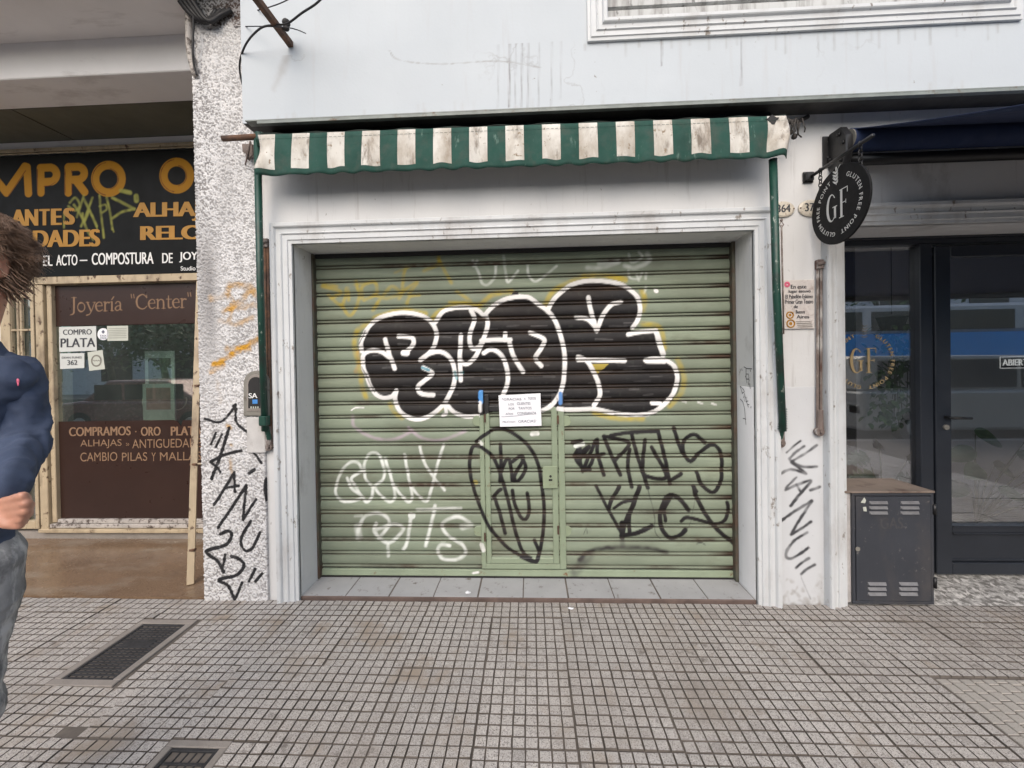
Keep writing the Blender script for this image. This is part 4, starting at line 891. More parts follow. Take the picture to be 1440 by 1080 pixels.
for r, d in prof[1:-1]: vs_ += [(cs.x+d, cs.y-r*math.cos(2*math.pi*i/k), cs.z+r*math.sin(2*math.pi*i/k)) for i in range(k)]
m.add(vs_, [(j*k+i, j*k+(i+1)%k, (j+1)*k+(i+1)%k, (j+1)*k+i) for j in range(3) for i in range(k)]+[tuple(range(k))[::-1], tuple(range(3*k, 4*k))]); m.build('disc', M['disc'], SG)
fx = cs.x-.0072
def SP(u, v): return Vector((fx, cs.y-u, cs.z+v))       # u to the right as read, v up
m = MB(); phrase = 'GLUTEN FREE POINT'; txt = phrase+'  '+phrase; rr = .140; a0_ = math.radians(68); span = math.radians(318)
def ringtext(m, txt, SPf, rr, a0_, span, h, bold=.02):
    wd = [(.45 if ch == ' ' else tgeo(ch)[2][0]+.16) for ch in txt]; tot = sum(wd); acc = 0
    for ch, wv in zip(txt, wd):
        ang = a0_-span*(acc+wv/2)/tot; acc += wv
        if ch == ' ': continue
        hw = span*rr*(wv-.14)/tot/2; er = Vector((math.cos(ang), math.sin(ang))); et = Vector((math.sin(ang), -math.cos(ang)))
        c = er*rr; o_ = c-et*hw; O = SPf(o_.x, o_.y); A = SPf(*(o_+et*2*hw))-O; B = SPf(*(o_+er*h))-O; m.text(ch, O, A, B, bold)
ringtext(m, txt, SP, rr, a0_, span, .022); m.build('ring_lettering', M['signwhite'], SG)
def GF(m, f, s):                                          # tall condensed roman G and F drawn as outlines
    def R_(x0, x1, y0, y1): m.add([f(x0*s, y0*s), f(x1*s, y0*s), f(x1*s, y1*s), f(x0*s, y1*s)], [(0,1,2,3)])
    o = [(-.33+.24*math.cos(t)*1, .5*math.sin(t)) for t in np.linspace(math.radians(38), math.radians(322), 30)]
    i = [(-.30+.155*math.cos(t), .455*math.sin(t)) for t in np.linspace(math.radians(45), math.radians(315), 30)]
    n = len(o); m.add([f(x*s, y*s) for x, y in o+i], [(a, a+1, n+a+1, n+a) for a in range(n-1)])
    R_(-.20, -.10, -.42, -.02); R_(-.27, -.05, -.02, .015)
    R_(.10, .20, -.5, .5); R_(.06, .0999, .47, .5); R_(.2001, .44, .47, .5); R_(.41, .44, .30, .4699); R_(.2001, .34, -.01, .02); R_(.3401, .365, -.07, .08); R_(.04, .0999, -.5, -.47); R_(.2001, .26, -.5, -.47)
m = MB(); GF(m, SP, .150); m.build('initials', M['signwhite'], SG)
m = MB()
for k in range(4):
    for s in (-1, 1): leafmb(m, SP(-.012+s*.002, .12+k*.018), SP(-.012+s*.019, .137+k*.018), .0055, 0, Vector((1,0,0)))
m.ball(SP(-.012, .198), .009, 6, 5, (.15, .5, 1.3)); m.tube([SP(-.012, .112), SP(-.012, .20)], .0015, 5); m.tube([SP(-.004, .19), SP(.018, .228-.02)], .0014, 5); m.tube([SP(-.02, .15), SP(-.035, .165)], .0014, 5)
m.build('wheat_emblem', M['signwhite'], SG)
def ring(m, c, r, t, axis):
    u = Vector((0,1,0)) if axis else Vector((1,0,0)); m.tube([c+u*(r*.62*math.cos(a))+Vector((0,0,r*math.sin(a))) for a in np.linspace(0, 2*math.pi, 11)], t, 5)
for yy in (cs.y+.14, cs.y-.14):
    m = MB(); zt_ = p0.z-.002; zb_ = cs.z+math.sqrt(RAD**2-.14**2)-.004; z = zt_; kx = 0
    nlk = max(2, int(round((zt_-zb_)/.020)))
    for i in range(nlk+1): ring(m, Vector((SX, yy, zt_-(zt_-zb_)*i/nlk)), .015, .0028, i % 2)
    m.build('chain', M['blackmetal'], SG, smooth=True)

# ------------------------------------------------------------------ blue cafe awning
BA = empty('blue_awning', (2.9, -.1, 2.7), 'navy blue folding arm awning over the cafe entrance', 'awning')
e0 = P(1193, 190, -.10); bx0 = e0.x
m = MB(); c = P(1176, 208, -.06); hz = .13
m.prism([(-.02,-.125),(.06,-.125),(.085,-.07),(.085,.03),(.04,.10),(-.05,.105),(-.06,.04),(-.06,-.10)], (bx0-.045, -.06, c.z), (0,-1,0), (0,0,1), (.04,0,0))
m.build('end_bracket', M['blackmetal'], BA, bevel=.006)
for y, z in ((-.09, .06), (-.12, .0), (-.02, -.05), (-.10, -.09), (-.0, .06)): MB().tube([(bx0-.046, -.06+y+.06, c.z+z), (bx0-.052, -.06+y+.06, c.z+z)], .012, 8).build('bolt', M['blackmetal'], BA, smooth=True)
for dx, dz in ((-12, 14), (-10, -4), (-3, 20)):
    q = P(1176+dx, 208+dz, -.004); MB().tube([(q.x, -.012, q.z), (q.x, -.0, q.z)], .010, 8).build('bolt', M['blackmetal'], BA, smooth=True)
q = P(1165, 212, -.004); MB().box(q.x-.035, q.x+.05, -.008, -.001, q.z-.10, q.z+.085).build('wall_plate', M['blackmetal'], BA, bevel=.003)
MB().tube([(bx0, -.10, e0.z-.03), (6, -.10, e0.z-.03)], .062, 20).build('cloth_roll', M['navy'], BA, smooth=True)
MB().tube([(bx0-.006, -.10, e0.z-.03), (bx0+.004, -.10, e0.z-.03)], .058, 20).build('roll_cap', M['grey'], BA)
MB().tube([(bx0+.0, -.06, P(1230, 224, -.06).z), (6, -.06, P(1230, 224, -.06).z)], .032, 14).build('torsion_bar', M['blackmetal'], BA, smooth=True)
e1 = PXX(1440, 140, bx0); d = e1-Vector((bx0, -.10, e0.z+.03)); e2 = Vector((bx0, -.10, e0.z+.03))+d*1.75
V = []; F = []
for j in range(13):
    for i in range(25):
        t = j/12; p = Vector((bx0, -.10, e0.z+.03)).lerp(e2, t); V.append((bx0+i/24*(6-bx0), p.y, p.z-.02*math.sin(t*3.14)))
for j in range(12):
    for i in range(24): a = j*25+i; F.append((a, a+1, a+26, a+25))
me = bpy.data.meshes.new('cloth'); me.from_pydata(V, [], F); me.materials.append(M['navy']); me.polygons.foreach_set('use_smooth', [True]*len(F)); o = link('cloth', me, BA); sm = o.modifiers.new('solid', 'SOLIDIFY'); sm.thickness = .003
MB().box(bx0, 6, e2.y-.04, e2.y+.02, e2.z-.05, e2.z+.0).build('front_rail', M['blackmetal'], BA, bevel=.01)
MB().bar((bx0+1.2, -.12, e0.z-.1), (bx0+.5, e2.y+.05, e2.z-.04), .04, .04).build('folding_arm', M['blackmetal'], BA, bevel=.006)

# ------------------------------------------------------------------ cafe shopfront
CYY = .25
CF = empty('cafe_shopfront', (3.2, CYY, 0), 'charcoal framed glass shopfront of the cafe with window and glazed door', 'shopfront')
f = lambda x, y, Y=CYY: P(x, y, Y)
SZ = .05
xw1 = f(1292, 500).x; xd0 = f(1334, 600).x; xp0 = xw1; zt0 = f(1240, 345).z; zdt = f(1380, 361).z; xr = 5.2
zhead = RT+.02
m = MB(); m.box(RL-.05, xr, CYY, CYY+.07, zt0, zhead+.25); m.build('header', M['frame'], CF, bevel=.004)
m = MB(); m.box(RL-.05, xr, CYY-.018, CYY, f(1300, 333).z-.012, f(1300, 333).z+.012); m.box(xw1+.05, xr, CYY-.010, CYY, zdt+.01, zdt+.03); m.build('header_bead', M['frame'], CF, bevel=.003)
m = MB(); m.box(f(1309, 325).x, f(1321, 325).x, CYY-.012, CYY-.0005, f(1315, 328).z, f(1315, 321).z); m.build('door_sticker', M['paperg'], CF)
xm = f(1312, 600).x
m = MB(); m.box(xp0, xm-.006, CYY-.012, CYY+.07, SZ, zt0-.001); m.build('post', M['frame'], CF, bevel=.004)
m = MB(); m.box(RL-.05, RL+.012, CYY-.005, CYY+.06, SZ, zt0-.001); m.box(RL+.012, xp0, CYY-.005, CYY+.06, SZ, SZ+.10); m.build('window_frame', M['frame'], CF, bevel=.003)
m = MB(); m.box(RL+.012, xp0, CYY+.025, CYY+.031, SZ+.10, zt0-.001); m.build('window_pane', M['glass'], CF)
# door leaf
xq = 3.62; zb = f(1400, 738).z; zl = f(1400, 806).z
DR = MB()
DR.box(xm, xd0, CYY-.02, CYY+.03, zl, zdt+.07); DR.box(xq, xq+.09, CYY-.02, CYY+.03, zl, zdt+.07); DR.box(xd0, xq, CYY-.02, CYY+.03, zdt, zdt+.07); DR.box(xd0, xq, CYY-.02, CYY+.03, zl, zl+.075)
DR.box(xd0, xq, CYY+.000, CYY+.02, zl+.075, zb-.045); DR.box(xd0, xq, CYY-.02, CYY+.03, zb-.045, zb)
door = DR.build('door', M['frame'], CF, bevel=.004)
def dsub(name, mb, mt, bevel=0, smooth=False):
    ob = mb.build(name, mt, None, bevel, smooth); ob.parent = door; return ob
dsub('door_pane', MB().box(xd0, xq, CYY+.006, CYY+.012, zb, zdt), M['glass'])
m = MB(); m.box(xd0, xq, CYY-.027, CYY-.0205, zb-.006, zb+.004); m.box(xd0, xq, CYY-.027, CYY-.0205, zb-.052, zb-.042); m.box(xd0, xq, CYY-.006, CYY-.0005, zl+.082, zl+.094); dsub('beading', m, M['framelit'] if 'framelit' in M else M['frame'], .002)
m = MB(); a = f(1325, 586); m.tube([(a.x, CYY-.02, a.z), (a.x, CYY-.065, a.z)], .009, 8); m.tube([(a.x-.005, CYY-.065, a.z), (a.x+.115, CYY-.065, a.z-.002)], .009, 8); dsub('handle', m, M['blackmetal'], smooth=True)
m = MB(); a = f(1325, 600); m.tube([(a.x, CYY-.02, a.z), (a.x, CYY-.03, a.z)], .017, 16); dsub('lock', m, M['chrome'] if 'chrome' in M else M['grey'])
m = MB(); m.box(xq+.095, xr, CYY-.005, CYY+.07, SZ, zt0); m.build('side_panel', M['frame'], CF, bevel=.004)
# gold ring on the window
gc = P(1217, 507, CYY+.018)
def GPt(u, v): return Vector((gc.x+u, CYY+.022, gc.z+v))
m = MB(); GF(m, GPt, .165); m.build('initials', M['golddecal'], CF)
m = MB(); ringtext(m, txt, GPt, .165, a0_, span, .024); m.build('ring_lettering', M['golddecal'], CF)
m = MB()
for k in range(5):
    for s in (-1, 1): leafmb(m, GPt(s*.002, .15+k*.018), GPt(s*.02, .166+k*.018), .005)
m.build('wheat_emblem', M['golddecal'], CF)
# step
m = MB(); xs0 = P(1314, 853, 0).x
m.add([(RL+.0, -.012, -.03), (5, -.012, -.03), (5, -.012, -.012), (RL, -.012, -.012), (RL, CYY+.08, .052), (5, CYY+.08, .052), (5, CYY+.08, -.03), (RL, CYY+.08, -.03)], [(0,1,2,3), (3,2,5,4), (4,5,6,7), (0,3,4,7), (1,6,5,2)])
tag(m.build('door_step', M['marble']), 'sloping grey mottled marble step in front of the cafe door', 'step')
# open sign hanging in the door
OS = empty('open_sign', P(1425, 510, CYY+.05), 'small dark sign with pale letters ABIERTO hanging inside the cafe door', 'sign')
a, b = P(1406, 502, CYY+.05), P(1457, 517, CYY+.05); m = MB(); m.box(a.x, b.x, CYY+.05, CYY+.055, b.z, a.z); m.build('panel', M['dark'], OS)
m = MB(); m.text('ABIERTO', (a.x+.014, CYY+.0485, b.z+.016), (b.x-a.x-.028, 0, 0), (0, 0, a.z-b.z-.032), .03); m.build('lettering', M['neon'] if 'neon' in M else M['white'], OS)
m = MB()
for q0, q1 in (((a.x, a.z), (b.x, a.z)), ((a.x, b.z), (b.x, b.z)), ((a.x, a.z), (a.x, b.z)), ((b.x, a.z), (b.x, b.z))): m.tube([(q0[0], CYY+.0485, q0[1]), (q1[0], CYY+.0485, q1[1])], .0022, 6)
m.build('border', M['neon'] if 'neon' in M else M['white'], OS)
# cafe room
CR_ = empty('cafe_room', (3, 1.5, 0), 'dim grey interior walls seen through the cafe glass', 'room')
MB().box(RL-.1, 5.4, 1.55, 1.65, 0, 3.2).build('back_wall', M['room'], CR_); MB().box(RL-.2, RL-.1, CYY+.08, 2.7, 0, 3.2).build('side_wall', M['room'], CR_); MB().box(5.4, 5.5, CYY+.08, 2.7, 0, 3.2).build('side_wall', M['room'], CR_)
MB().box(RL-.2, 5.5, CYY+.08, 2.7, 3.0, 3.1).build('ceiling', M['room'], CR_); MB().box(RL-.2, 5.5, CYY+.08, 2.7, -.05, .045).build('floor', M['room'], CR_)
MB().box(2.55, 2.64, .9, 1.0, .045, 3.0).build('column', M['dark'], CR_, bevel=.01)
# plants
def plant(name, c, leaves, pr, ph, label, mt='leaf'):
    e = empty(name, c, label, 'potted plant'); c = Vector(c)
    MB().lathe([(pr*.72, 0), (pr, ph), (pr*.9, ph), (pr*.88, ph-.02), (.001, ph-.02)], c, 20).build('pot', M['pot'], e, smooth=False)
    ms, ml = MB(), MB()
    for (dx, dy, dz, L, w_l, no) in leaves:
        b = c+Vector((0, 0, ph)); tpt = c+Vector((dx, max(dy, -.05), dz)); mid = (b+tpt)/2+Vector((0, 0, .06)); ms.tube([b, mid, tpt], [.006, .005, .003], 6)
        dr = Vector((dx, max(dy, -.02)*.5, 0)); dr = dr.normalized() if dr.length > .01 else Vector((1, 0, 0)); leafmb(ml, tpt, tpt+dr*L*1.15+Vector((0, 0, -.3*L)), w_l*.95, no, Vector((.2, -.75, .6)))
    ms.build('stem', M['stem'], e, smooth=True); ml.build('foliage', M[mt], e); return e
p = P(1243, 665, .42); plant('monstera_plant', (p.x, .43, .045), [(-.10,-.10,.62,.17,.09,.55),(.06,-.12,.60,.17,.09,.55),(.12,-.05,.72,.16,.085,.5),(-.02,-.14,.50,.15,.08,.5),(.16,-.1,.52,.15,.08,.55),(-.10,.0,.74,.13,.08,.5),(.02,.05,.82,.14,.07,.5)], .10, .30, 'monstera with notched leaves in a pale pot behind the cafe window')
p = P(1355, 700, .55); plant('rubber_plant', (p.x, .47, .045), [(-.06,-.1,.78,.17,.07,0),(.22,-.05,.74,.22,.075,0),(.40,-.1,.62,.18,.06,0),(.10,-.15,.50,.18,.07,0),(.55,-.1,.55,.16,.06,0),(.28,-.1,.45,.17,.06,0),(-.02,-.05,.66,.14,.08,0),(.62,-.05,.42,.16,.07,0),(.45,-.15,.36,.15,.06,0),(.0,.0,.88,.20,.09,0),(.34,.0,.84,.22,.085,0),(.18,.05,.64,.20,.08,0),(.50,.02,.72,.20,.075,0),(-.02,.02,.50,.17,.08,0)], .13, .26, 'broad leaved plant with long bare stems behind the cafe door glass')
# hanging vine
HV = empty('hanging_vine', P(1256, 470, .42), 'trailing green vine hanging behind the gold lettering of the cafe window', 'hanging plant')
m = MB(); mv = MB(); top = P(1254, 462, .42)
mv.tube([(top.x, .42, 3.0), (top.x, .42, top.z+.1)], .003, 5); MB().lathe([(.05, -.06), (.085, .06), (.075, .06), (.001, .05)], top+Vector((0,0,.02)), 16).build('basket', M['dark'], HV)
for k in range(260):
    t = random.random(); c = Vector((top.x+random.gauss(0, .055+.03*(1-t))+.035*math.sin(t*5), .42+random.gauss(0, .04), top.z+.05-t*.72)); a = random.uniform(0, 6.28); leafmb(m, c, c+Vector((math.cos(a)*.045, math.sin(a)*.045, -.03)), .017)
for k in range(9): x = top.x+random.gauss(0, .05); mv.tube([(top.x, .42, top.z), (x, .41, top.z-.3), (x+random.gauss(0, .02), .42, top.z-random.uniform(.45, .7))], .0025, 5)
m.build('foliage', M['leaf2'], HV); mv.build('stem', M['stem'], HV)
# gas cabinet
ca, cb = P(1190, 850, -.02), P(1313, 850, -.02); ctz = P(1250, 690, -.02).z
GC = empty('gas_cabinet', ((ca.x+cb.x)/2, .1, 0), 'charcoal metal utility cabinet with vents and a rusty lid beside the cafe door', 'cabinet')
gx0, gx1 = ca.x-.003, cb.x; gy = -.02; gy1 = .225; gz0 = .010
MB().box(gx0+.02, gx1-.03, gy+.05, gy1-.01, -.03, gz0).build('gap_shade', M['dark'], GC)  # added near-black block painted as the shaded gap under the cabinet
MB().box(gx0, gx1-.012, gy+.012, gy1, gz0, ctz-.012).build('body', M['pshaft'], GC, bevel=.006)
MB().add([(gx0-.003, gy-.012, ctz-.012), (gx1+.004, gy-.012, ctz-.012), (gx1+.004, gy1, ctz-.012), (gx0-.003, gy1, ctz-.012), (gx0-.003, gy-.012, ctz), (gx1+.004, gy-.012, ctz), (gx1-.02, gy1, ctz+.004), (gx0-.003, gy1, ctz+.004)], [(0,3,2,1),(4,5,6,7),(0,1,5,4),(1,2,6,5),(2,3,7,6),(3,0,4,7)]).build('lid', M['cabtop'], GC, bevel=.003)
dx0 = P(1199, 850, gy).x
m = MB(); fr = .016
m.box(dx0, gx1, gy-.004, gy+.012, gz0+.004, gz0+.004+fr); m.box(dx0, gx1, gy-.004, gy+.012, ctz-.013-fr, ctz-.013); m.box(dx0, dx0+fr, gy-.004, gy+.012, gz0+.004+fr, ctz-.013-fr); m.box(gx1-fr, gx1, gy-.004, gy+.012, gz0+.004+fr, ctz-.013-fr); m.build('door_frame', M['cabinet'], GC, bevel=.002)
gd = MB().box(dx0+fr+.003, gx1-fr-.003, gy-.007, gy+.011, gz0+fr+.008, ctz-fr-.017).build('door', M['cabinet'], GC, bevel=.002)
def gsub(name, mb, mt, bevel=0, smooth=False):
    ob = mb.build(name, mt, None, bevel, smooth); ob.parent = gd; return ob
for gx, gyy in ((1235, 714), (1279, 714), (1233, 828), (1277, 828)):
    m = MB()
    for k in (-1, 0, 1):
        c = P(gx, gyy+k*7.2, gy-.007); w2 = .052; m.add([(c.x-w2, gy-.0068, c.z+.009), (c.x+w2, gy-.0068, c.z+.009), (c.x+w2-.004, gy-.018, c.z-.006), (c.x-w2+.004, gy-.018, c.z-.006), (c.x-w2, gy-.0068, c.z-.008), (c.x+w2, gy-.0068, c.z-.008)], [(0,3,2,1),(3,4,5,2),(0,4,3),(1,2,5)])
    gsub('vent', m, M['ventlit'] if 'ventlit' in M else M['cabinet'])
m = MB(); m.ptext('GAS', 1238, 728, 1270, 744, gy-.0078, .015); gsub('lettering', m, M['cablet'] if 'cablet' in M else M['cabinet'])
m = MB(); c = P(1206, 772, gy-.008); m.tube([(c.x, gy-.007, c.z), (c.x, gy-.011, c.z)], .013, 14); gsub('lock', m, M['grey'])
m = MB(); a = P(1214, 704, gy-.008); m.prism([(-.014,-.012),(.010,-.016),(.016,.0),(.006,.02),(-.004,.004)], (a.x, gy-.0082, a.z), (1,0,0), (0,0,1), (0,.001,0)); a = P(1216, 716, gy-.008); m.prism([(-.010,.012),(.008,.014),(.012,-.014),(-.006,-.012)], (a.x, gy-.0082, a.z), (1,0,0), (0,0,1), (0,.001,0)); gsub('sticker_residue', m, M['paperg'])
for y in (716, 819):
    c = P(1312, y, gy); m = MB(); m.tube([(gx1+.004, gy-.004, c.z-.03), (gx1+.004, gy-.004, c.z+.03)], .010, 10); m.build('hinge', M['blackmetal'], GC, smooth=True)

# ------------------------------------------------------------------ iron bar, cables and conduits at the pillar head
q = P(409, 66, UY); m = MB(); m.bar((q.x, UY+.01, q.z), (q.x-.005, UY-1.0, q.z+.01), .03, .006); m.bar((q.x+.012, UY+.01, q.z+.014), (q.x+.007, UY-1.0, q.z+.024), .006, .03)
IB = empty('iron_bar', q, 'rusty angle iron bar sticking out of the upper wall beside the pillar', 'iron bar'); m.build('angle_iron', M['rust'], IB)
m = MB(); c = Vector((q.x+.035, UY-.10, q.z+.055)); m.ball(c, .022, 10, 8); m.ball(c+Vector((0,0,-.03)), .016, 10, 6); m.tube([c, (q.x+.012, UY-.10, q.z+.02)], .006, 6); m.build('insulator', M['dark'], IB, smooth=True)
def cable(pts, r, label, k=8):
    q = [Vector(p) for p in cat([tuple(P(a, b, Y)) for a, b, Y in pts], k)]; return tag(MB().tube(q, r, 7).build('cable', M['cable'], smooth=True), label, 'cable')
cable([(462,-14,-.45),(446,4,-.4),(425,18,-.36),(404,33,-.32),(386,35,-.3),(366,40,-.28),(346,62,-.2),(337,90,-.1),(340,115,-.06),(346,130,-.035)], .0055, 'thick black cable looping past the iron bar down to the pillar')
cable([(330,38,-.04),(355,37,-.2),(395,38,-.32),(415,41,-.3),(430,47,-.2)], .0028, 'thin black wire crossing the iron bar with a loose end')
cable([(345,18,-.04),(372,12,-.2),(400,2,-.3),(440,-20,-.5)], .003, 'thin black wire running up from the pillar head across the white wall')
m = MB(); p = P(346, 128, -.03); m.tube([p+Vector((0,-.015,.02)), p+Vector((0,.0,-.015))], [.013, .016], 10); tag(m.build('cable_plug', M['cable'], smooth=True), 'small black plug on the pillar at the end of the looping cable', 'plug')
cp = [P(264, -25, -.06), P(265, 20, -.05), P(266, 60, -.04), P(269, 85, -.035), P(275, 106, -.03)]
tag(MB().tube([Vector(v) for v in cat([tuple(v) for v in cp])], .018, 10).build('conduit', M['pvc'], smooth=True), 'stained whitish conduit pipe running down the left edge of the pillar head', 'pipe')
cable([(270,-25,-.09),(272,30,-.08),(271,70,-.07),(273,92,-.05),(277,106,-.04)], .006, 'black cable strapped along the stained whitish conduit')
m = MB()
for k in range(4): m.tube([Vector(v) for v in cat([tuple(P(236+k*5, -30, -.1)), tuple(P(256+k*6, 6, -.09)), tuple(P(278+k*5, 27+k, -.07)), tuple(P(293+k*6, 30-k*3, -.05)), tuple(P(305+k*7, 14, -.04))])], .015, 7)
tag(m.build('cable_bundle', M['cable'], smooth=True), 'bundle of black cables sagging across the dark head of the pillar', 'cables')
# ------------------------------------------------------------------ jeweller's shop on the left
NBG = empty('neighbour_building', (-4, .6, 0), 'grey beige building overhang above the recessed jeweller entrance', 'building')
ZC = P(100, 199, YJ).z; YB = G(100, 150, ZC).y; YFr = G(100, 107, ZC).y; ZT = P(100, 57, YFr).z
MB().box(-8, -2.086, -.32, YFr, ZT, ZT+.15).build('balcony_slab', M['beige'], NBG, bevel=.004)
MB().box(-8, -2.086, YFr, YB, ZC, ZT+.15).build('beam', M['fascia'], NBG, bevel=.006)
m = MB(); q = G(18, 157, ZC).x
m.box(-8, q-.008, YB+.02, YJ+.1, ZC+.012, ZC+.05); m.box(q+.008, -2.086, YB+.02, YJ+.1, ZC+.012, ZC+.05); m.build('ceiling_panel', M['olive'], NBG)
MB().box(-8, -2.086, YB, YJ+.1, ZC+.051, ZC+.2).build('ceiling_void', M['dark'], NBG)
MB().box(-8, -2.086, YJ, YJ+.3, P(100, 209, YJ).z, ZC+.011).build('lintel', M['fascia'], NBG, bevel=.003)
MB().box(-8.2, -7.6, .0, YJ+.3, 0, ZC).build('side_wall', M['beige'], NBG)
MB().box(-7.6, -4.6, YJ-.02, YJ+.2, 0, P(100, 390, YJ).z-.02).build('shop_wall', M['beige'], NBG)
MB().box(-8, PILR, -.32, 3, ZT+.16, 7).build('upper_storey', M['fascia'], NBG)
m = MB()
for k in range(24): x = -4.6+k*.105; z = P(100, 216, YJ).z; m.tube([(x, YJ-.025, z), (x+.05, YJ-.030, z-.006), (x+.1, YJ-.025, z)], .006, 5)
m.bar((-5, YJ-.02, P(100, 212, YJ).z), (-2.09, YJ-.02, P(100, 212, YJ).z), .03, .03); m.build('sign_rail', M['cream'], NBG)
# painted sign
SB_ = empty('shop_sign', P(140, 300, YJ), 'black enamel sign with ochre hand painted words MPRO, ALHAJAS and RELOJES above the jeweller window', 'sign')
SY = YJ-.035
OP = []; GO = (.33, .155, .010); RD = (.09, .012, .008); YG = (.26, .26, .06)
def letter(strokes):
    for s in strokes: OP.append(S(0, s, 11.6, GO, 1, .3, Y=SY, jag=.0))
def inner(strokes):
    for s in strokes: OP.append(S(0, s, 1.1, RD, .9, .3, Y=SY, jag=.0))
def arc(cx_, cy_, rx, ry, a, b, n=10): return [(cx_+rx*math.cos(math.radians(t)), cy_-ry*math.sin(math.radians(t))) for t in np.linspace(a, b, n)]
Ms = [[(-22,274),(-17,238)], [(-17,238),(9,271)], [(9,271),(35,234)], [(38,235),(40,272)]]
Ps = [[(57,236),(57.5,271)], [(58,236),(70,235.5)]+arc(70,245.5,9.5,10,80,-80)+[(60,256)]]
Rs = [[(96,235),(96,271)], [(97,235),(109,234.5)]+arc(109,243.5,9.5,9,80,-80)+[(99,253)], [(107,254),(119,270)]]
for L_ in (Ms, Ps, Rs): letter(L_)
OP.append(S(0, arc(-62,256,18.6,19.4,0,360,24), 12.5, GO, 1, .3, Y=SY, jag=0)); letter([arc(-112,258,17,19,50,310,16)])
OP.append(S(0, arc(152.5,251.5,18.6,19.4,0,360,24), 12.5, GO, 1, .3, Y=SY, jag=0)); OP.append(S(0, arc(248.5,247,18.6,19.2,0,360,24), 12.5, GO, 1, .3, Y=SY, jag=0))
inner([[(52.6,238),(53,273)], [(100.8,240),(100.8,243)], [(91.5,238),(91.5,272)], arc(152.5,251.5,22.6,23.2,100,260), arc(152.5,251.5,14,14.5,-80,80), arc(248.5,247,22.6,23,100,260), arc(248.5,247,14,14.5,-80,80), [(36,240),(12,275)], [(62,262),(70,261),(78,256)], [(101,258),(101,271)]])
for p, wd in (([(98,285),(106,278),(112,288),(106,296),(96,290)], 3), ([(104,288),(115,305),(121,320),(126,330)], 3.4), ([(118,275),(113,290),(108,305)], 3), ([(118,280),(128,300),(136,318)], 3.4), ([(130,278),(120,305),(114,318)], 3), ([(140,275),(142,300),(145,325),(146,334)], 3), ([(140,290),(148,288),(150,294),(144,299)], 2.6),
              ([(150,278),(155,300),(158,322)], 3), ([(158,278),(172,285),(189,294)], 4), ([(189,294),(172,298),(158,307)], 3.4), ([(170,268),(183,271)], 6), ([(191.5,276),(192,282)], 7), ([(136,318),(137,325)], 1.4), ([(126,330),(131,338)], 1.2), ([(158,320),(160,326)], 1.4), ([(90,300),(90,320)], 2.4), ([(125,297),(118,312),(116,300)], 3)):
    OP.append(S(8, [((a)*4.8, (b-200)*4.8) for a, b in p], wd, YG, .75, 1.0, Y=SY))
z0 = P(140, 390, SY).z; z1 = P(140, 214, SY).z; xl = P(-170, 300, SY).x
paint_grids('board', [(np.arange(xl, -2.09, .0055), np.arange(z0, z1, .0055), flat(SY), .03)], OP, M['signblack'], SB_)
m = MB()
for t, x0, y0, x1, y1 in (('BRILL', -92, 297, 10, 321), ('A', 15, 295, 37, 318), ('N', 35, 294.5, 54, 317.5), ('T', 55, 294, 70, 317), ('E', 71.5, 293.5, 87, 316.5), ('S', 89, 292.5, 105.5, 316),
                          ('ANTIGÜE', -100, 325, 34, 352), ('DADES', 46, 324, 141, 348), ('ALHAJAS', 187, 285, 321, 312), ('RELOJES', 197, 318, 332, 344)): m.ptext(t, x0, y0, x1, y1, SY-.003, .045)
m.build('ochre_lettering', M['gold'], SB_)
m = MB()
for t, x0, y0, x1, y1 in (('EN', 39, 360, 55, 374.5), ('EL', 60.5, 359.5, 74, 374), ('ACTO', 79, 358.5, 109, 373.5), ('—', 112, 365.5, 123, 367), ('COMPOSTURA', 129, 356, 216, 372.5), ('DE', 228, 356, 243, 370), ('JOYAS', 252, 354.5, 294, 369)): m.ptext(t, x0, y0, x1, y1, SY-.003, .022)
m.build('white_lettering', M['white'], SB_)
m = MB(); m.ptext('Studio', 254, 374.5, 275, 380.5, SY-.003, .01); m.build('signature', M['sign'] if 'sign' in M else M['white'], SB_)
# window
JW = empty('jeweller_window', P(170, 745, YJ), 'cream iron framed jeweller display window with brown lettered panels', 'shop window')
j = lambda x, y, Y=YJ: P(x, y, Y)
xa, xb, xe = j(81, 560).x, j(285, 560).x, -2.087
zt_, zb_ = j(170, 399).z, j(170, 729).z
m = MB()
m.box(j(56, 395).x, xe, YJ-.06, YJ+.04, zt_, j(170, 389).z); m.build('top_rail', M['cream'], JW, bevel=.003)
m = MB(); m.box(j(62, 560).x, j(73, 560).x, YJ-.05, YJ+.04, j(66, 742).z, zt_-.001); m.box(j(74.5, 560).x, xa, YJ-.03, YJ+.04, j(78, 733).z, zt_-.001); m.build('side_post', M['cream'], JW, bevel=.004)
m = MB(); m.box(xa, xe, YJ-.025, YJ+.03, zb_-.035, zb_); m.box(xa-.06, xe, YJ-.04, YJ+.03, zb_-.070, zb_-.037); m.build('bottom_rail', M['pvc'], JW, bevel=.004)
m = MB(); m.box(j(60, 560).x, xe, YJ-.06, YJ+.03, zb_-.105, zb_-.074); m.build('sill', M['cream'], JW, bevel=.004)
m = MB(); m.box(-5.2, xe, YJ-.02, YJ+.05, 0, zb_-.106); m.build('stall_riser', M['concrete'], JW)
MB().box(xa, xe, YJ+.004, YJ+.010, zb_, zt_).build('pane', M['glassj'], JW)
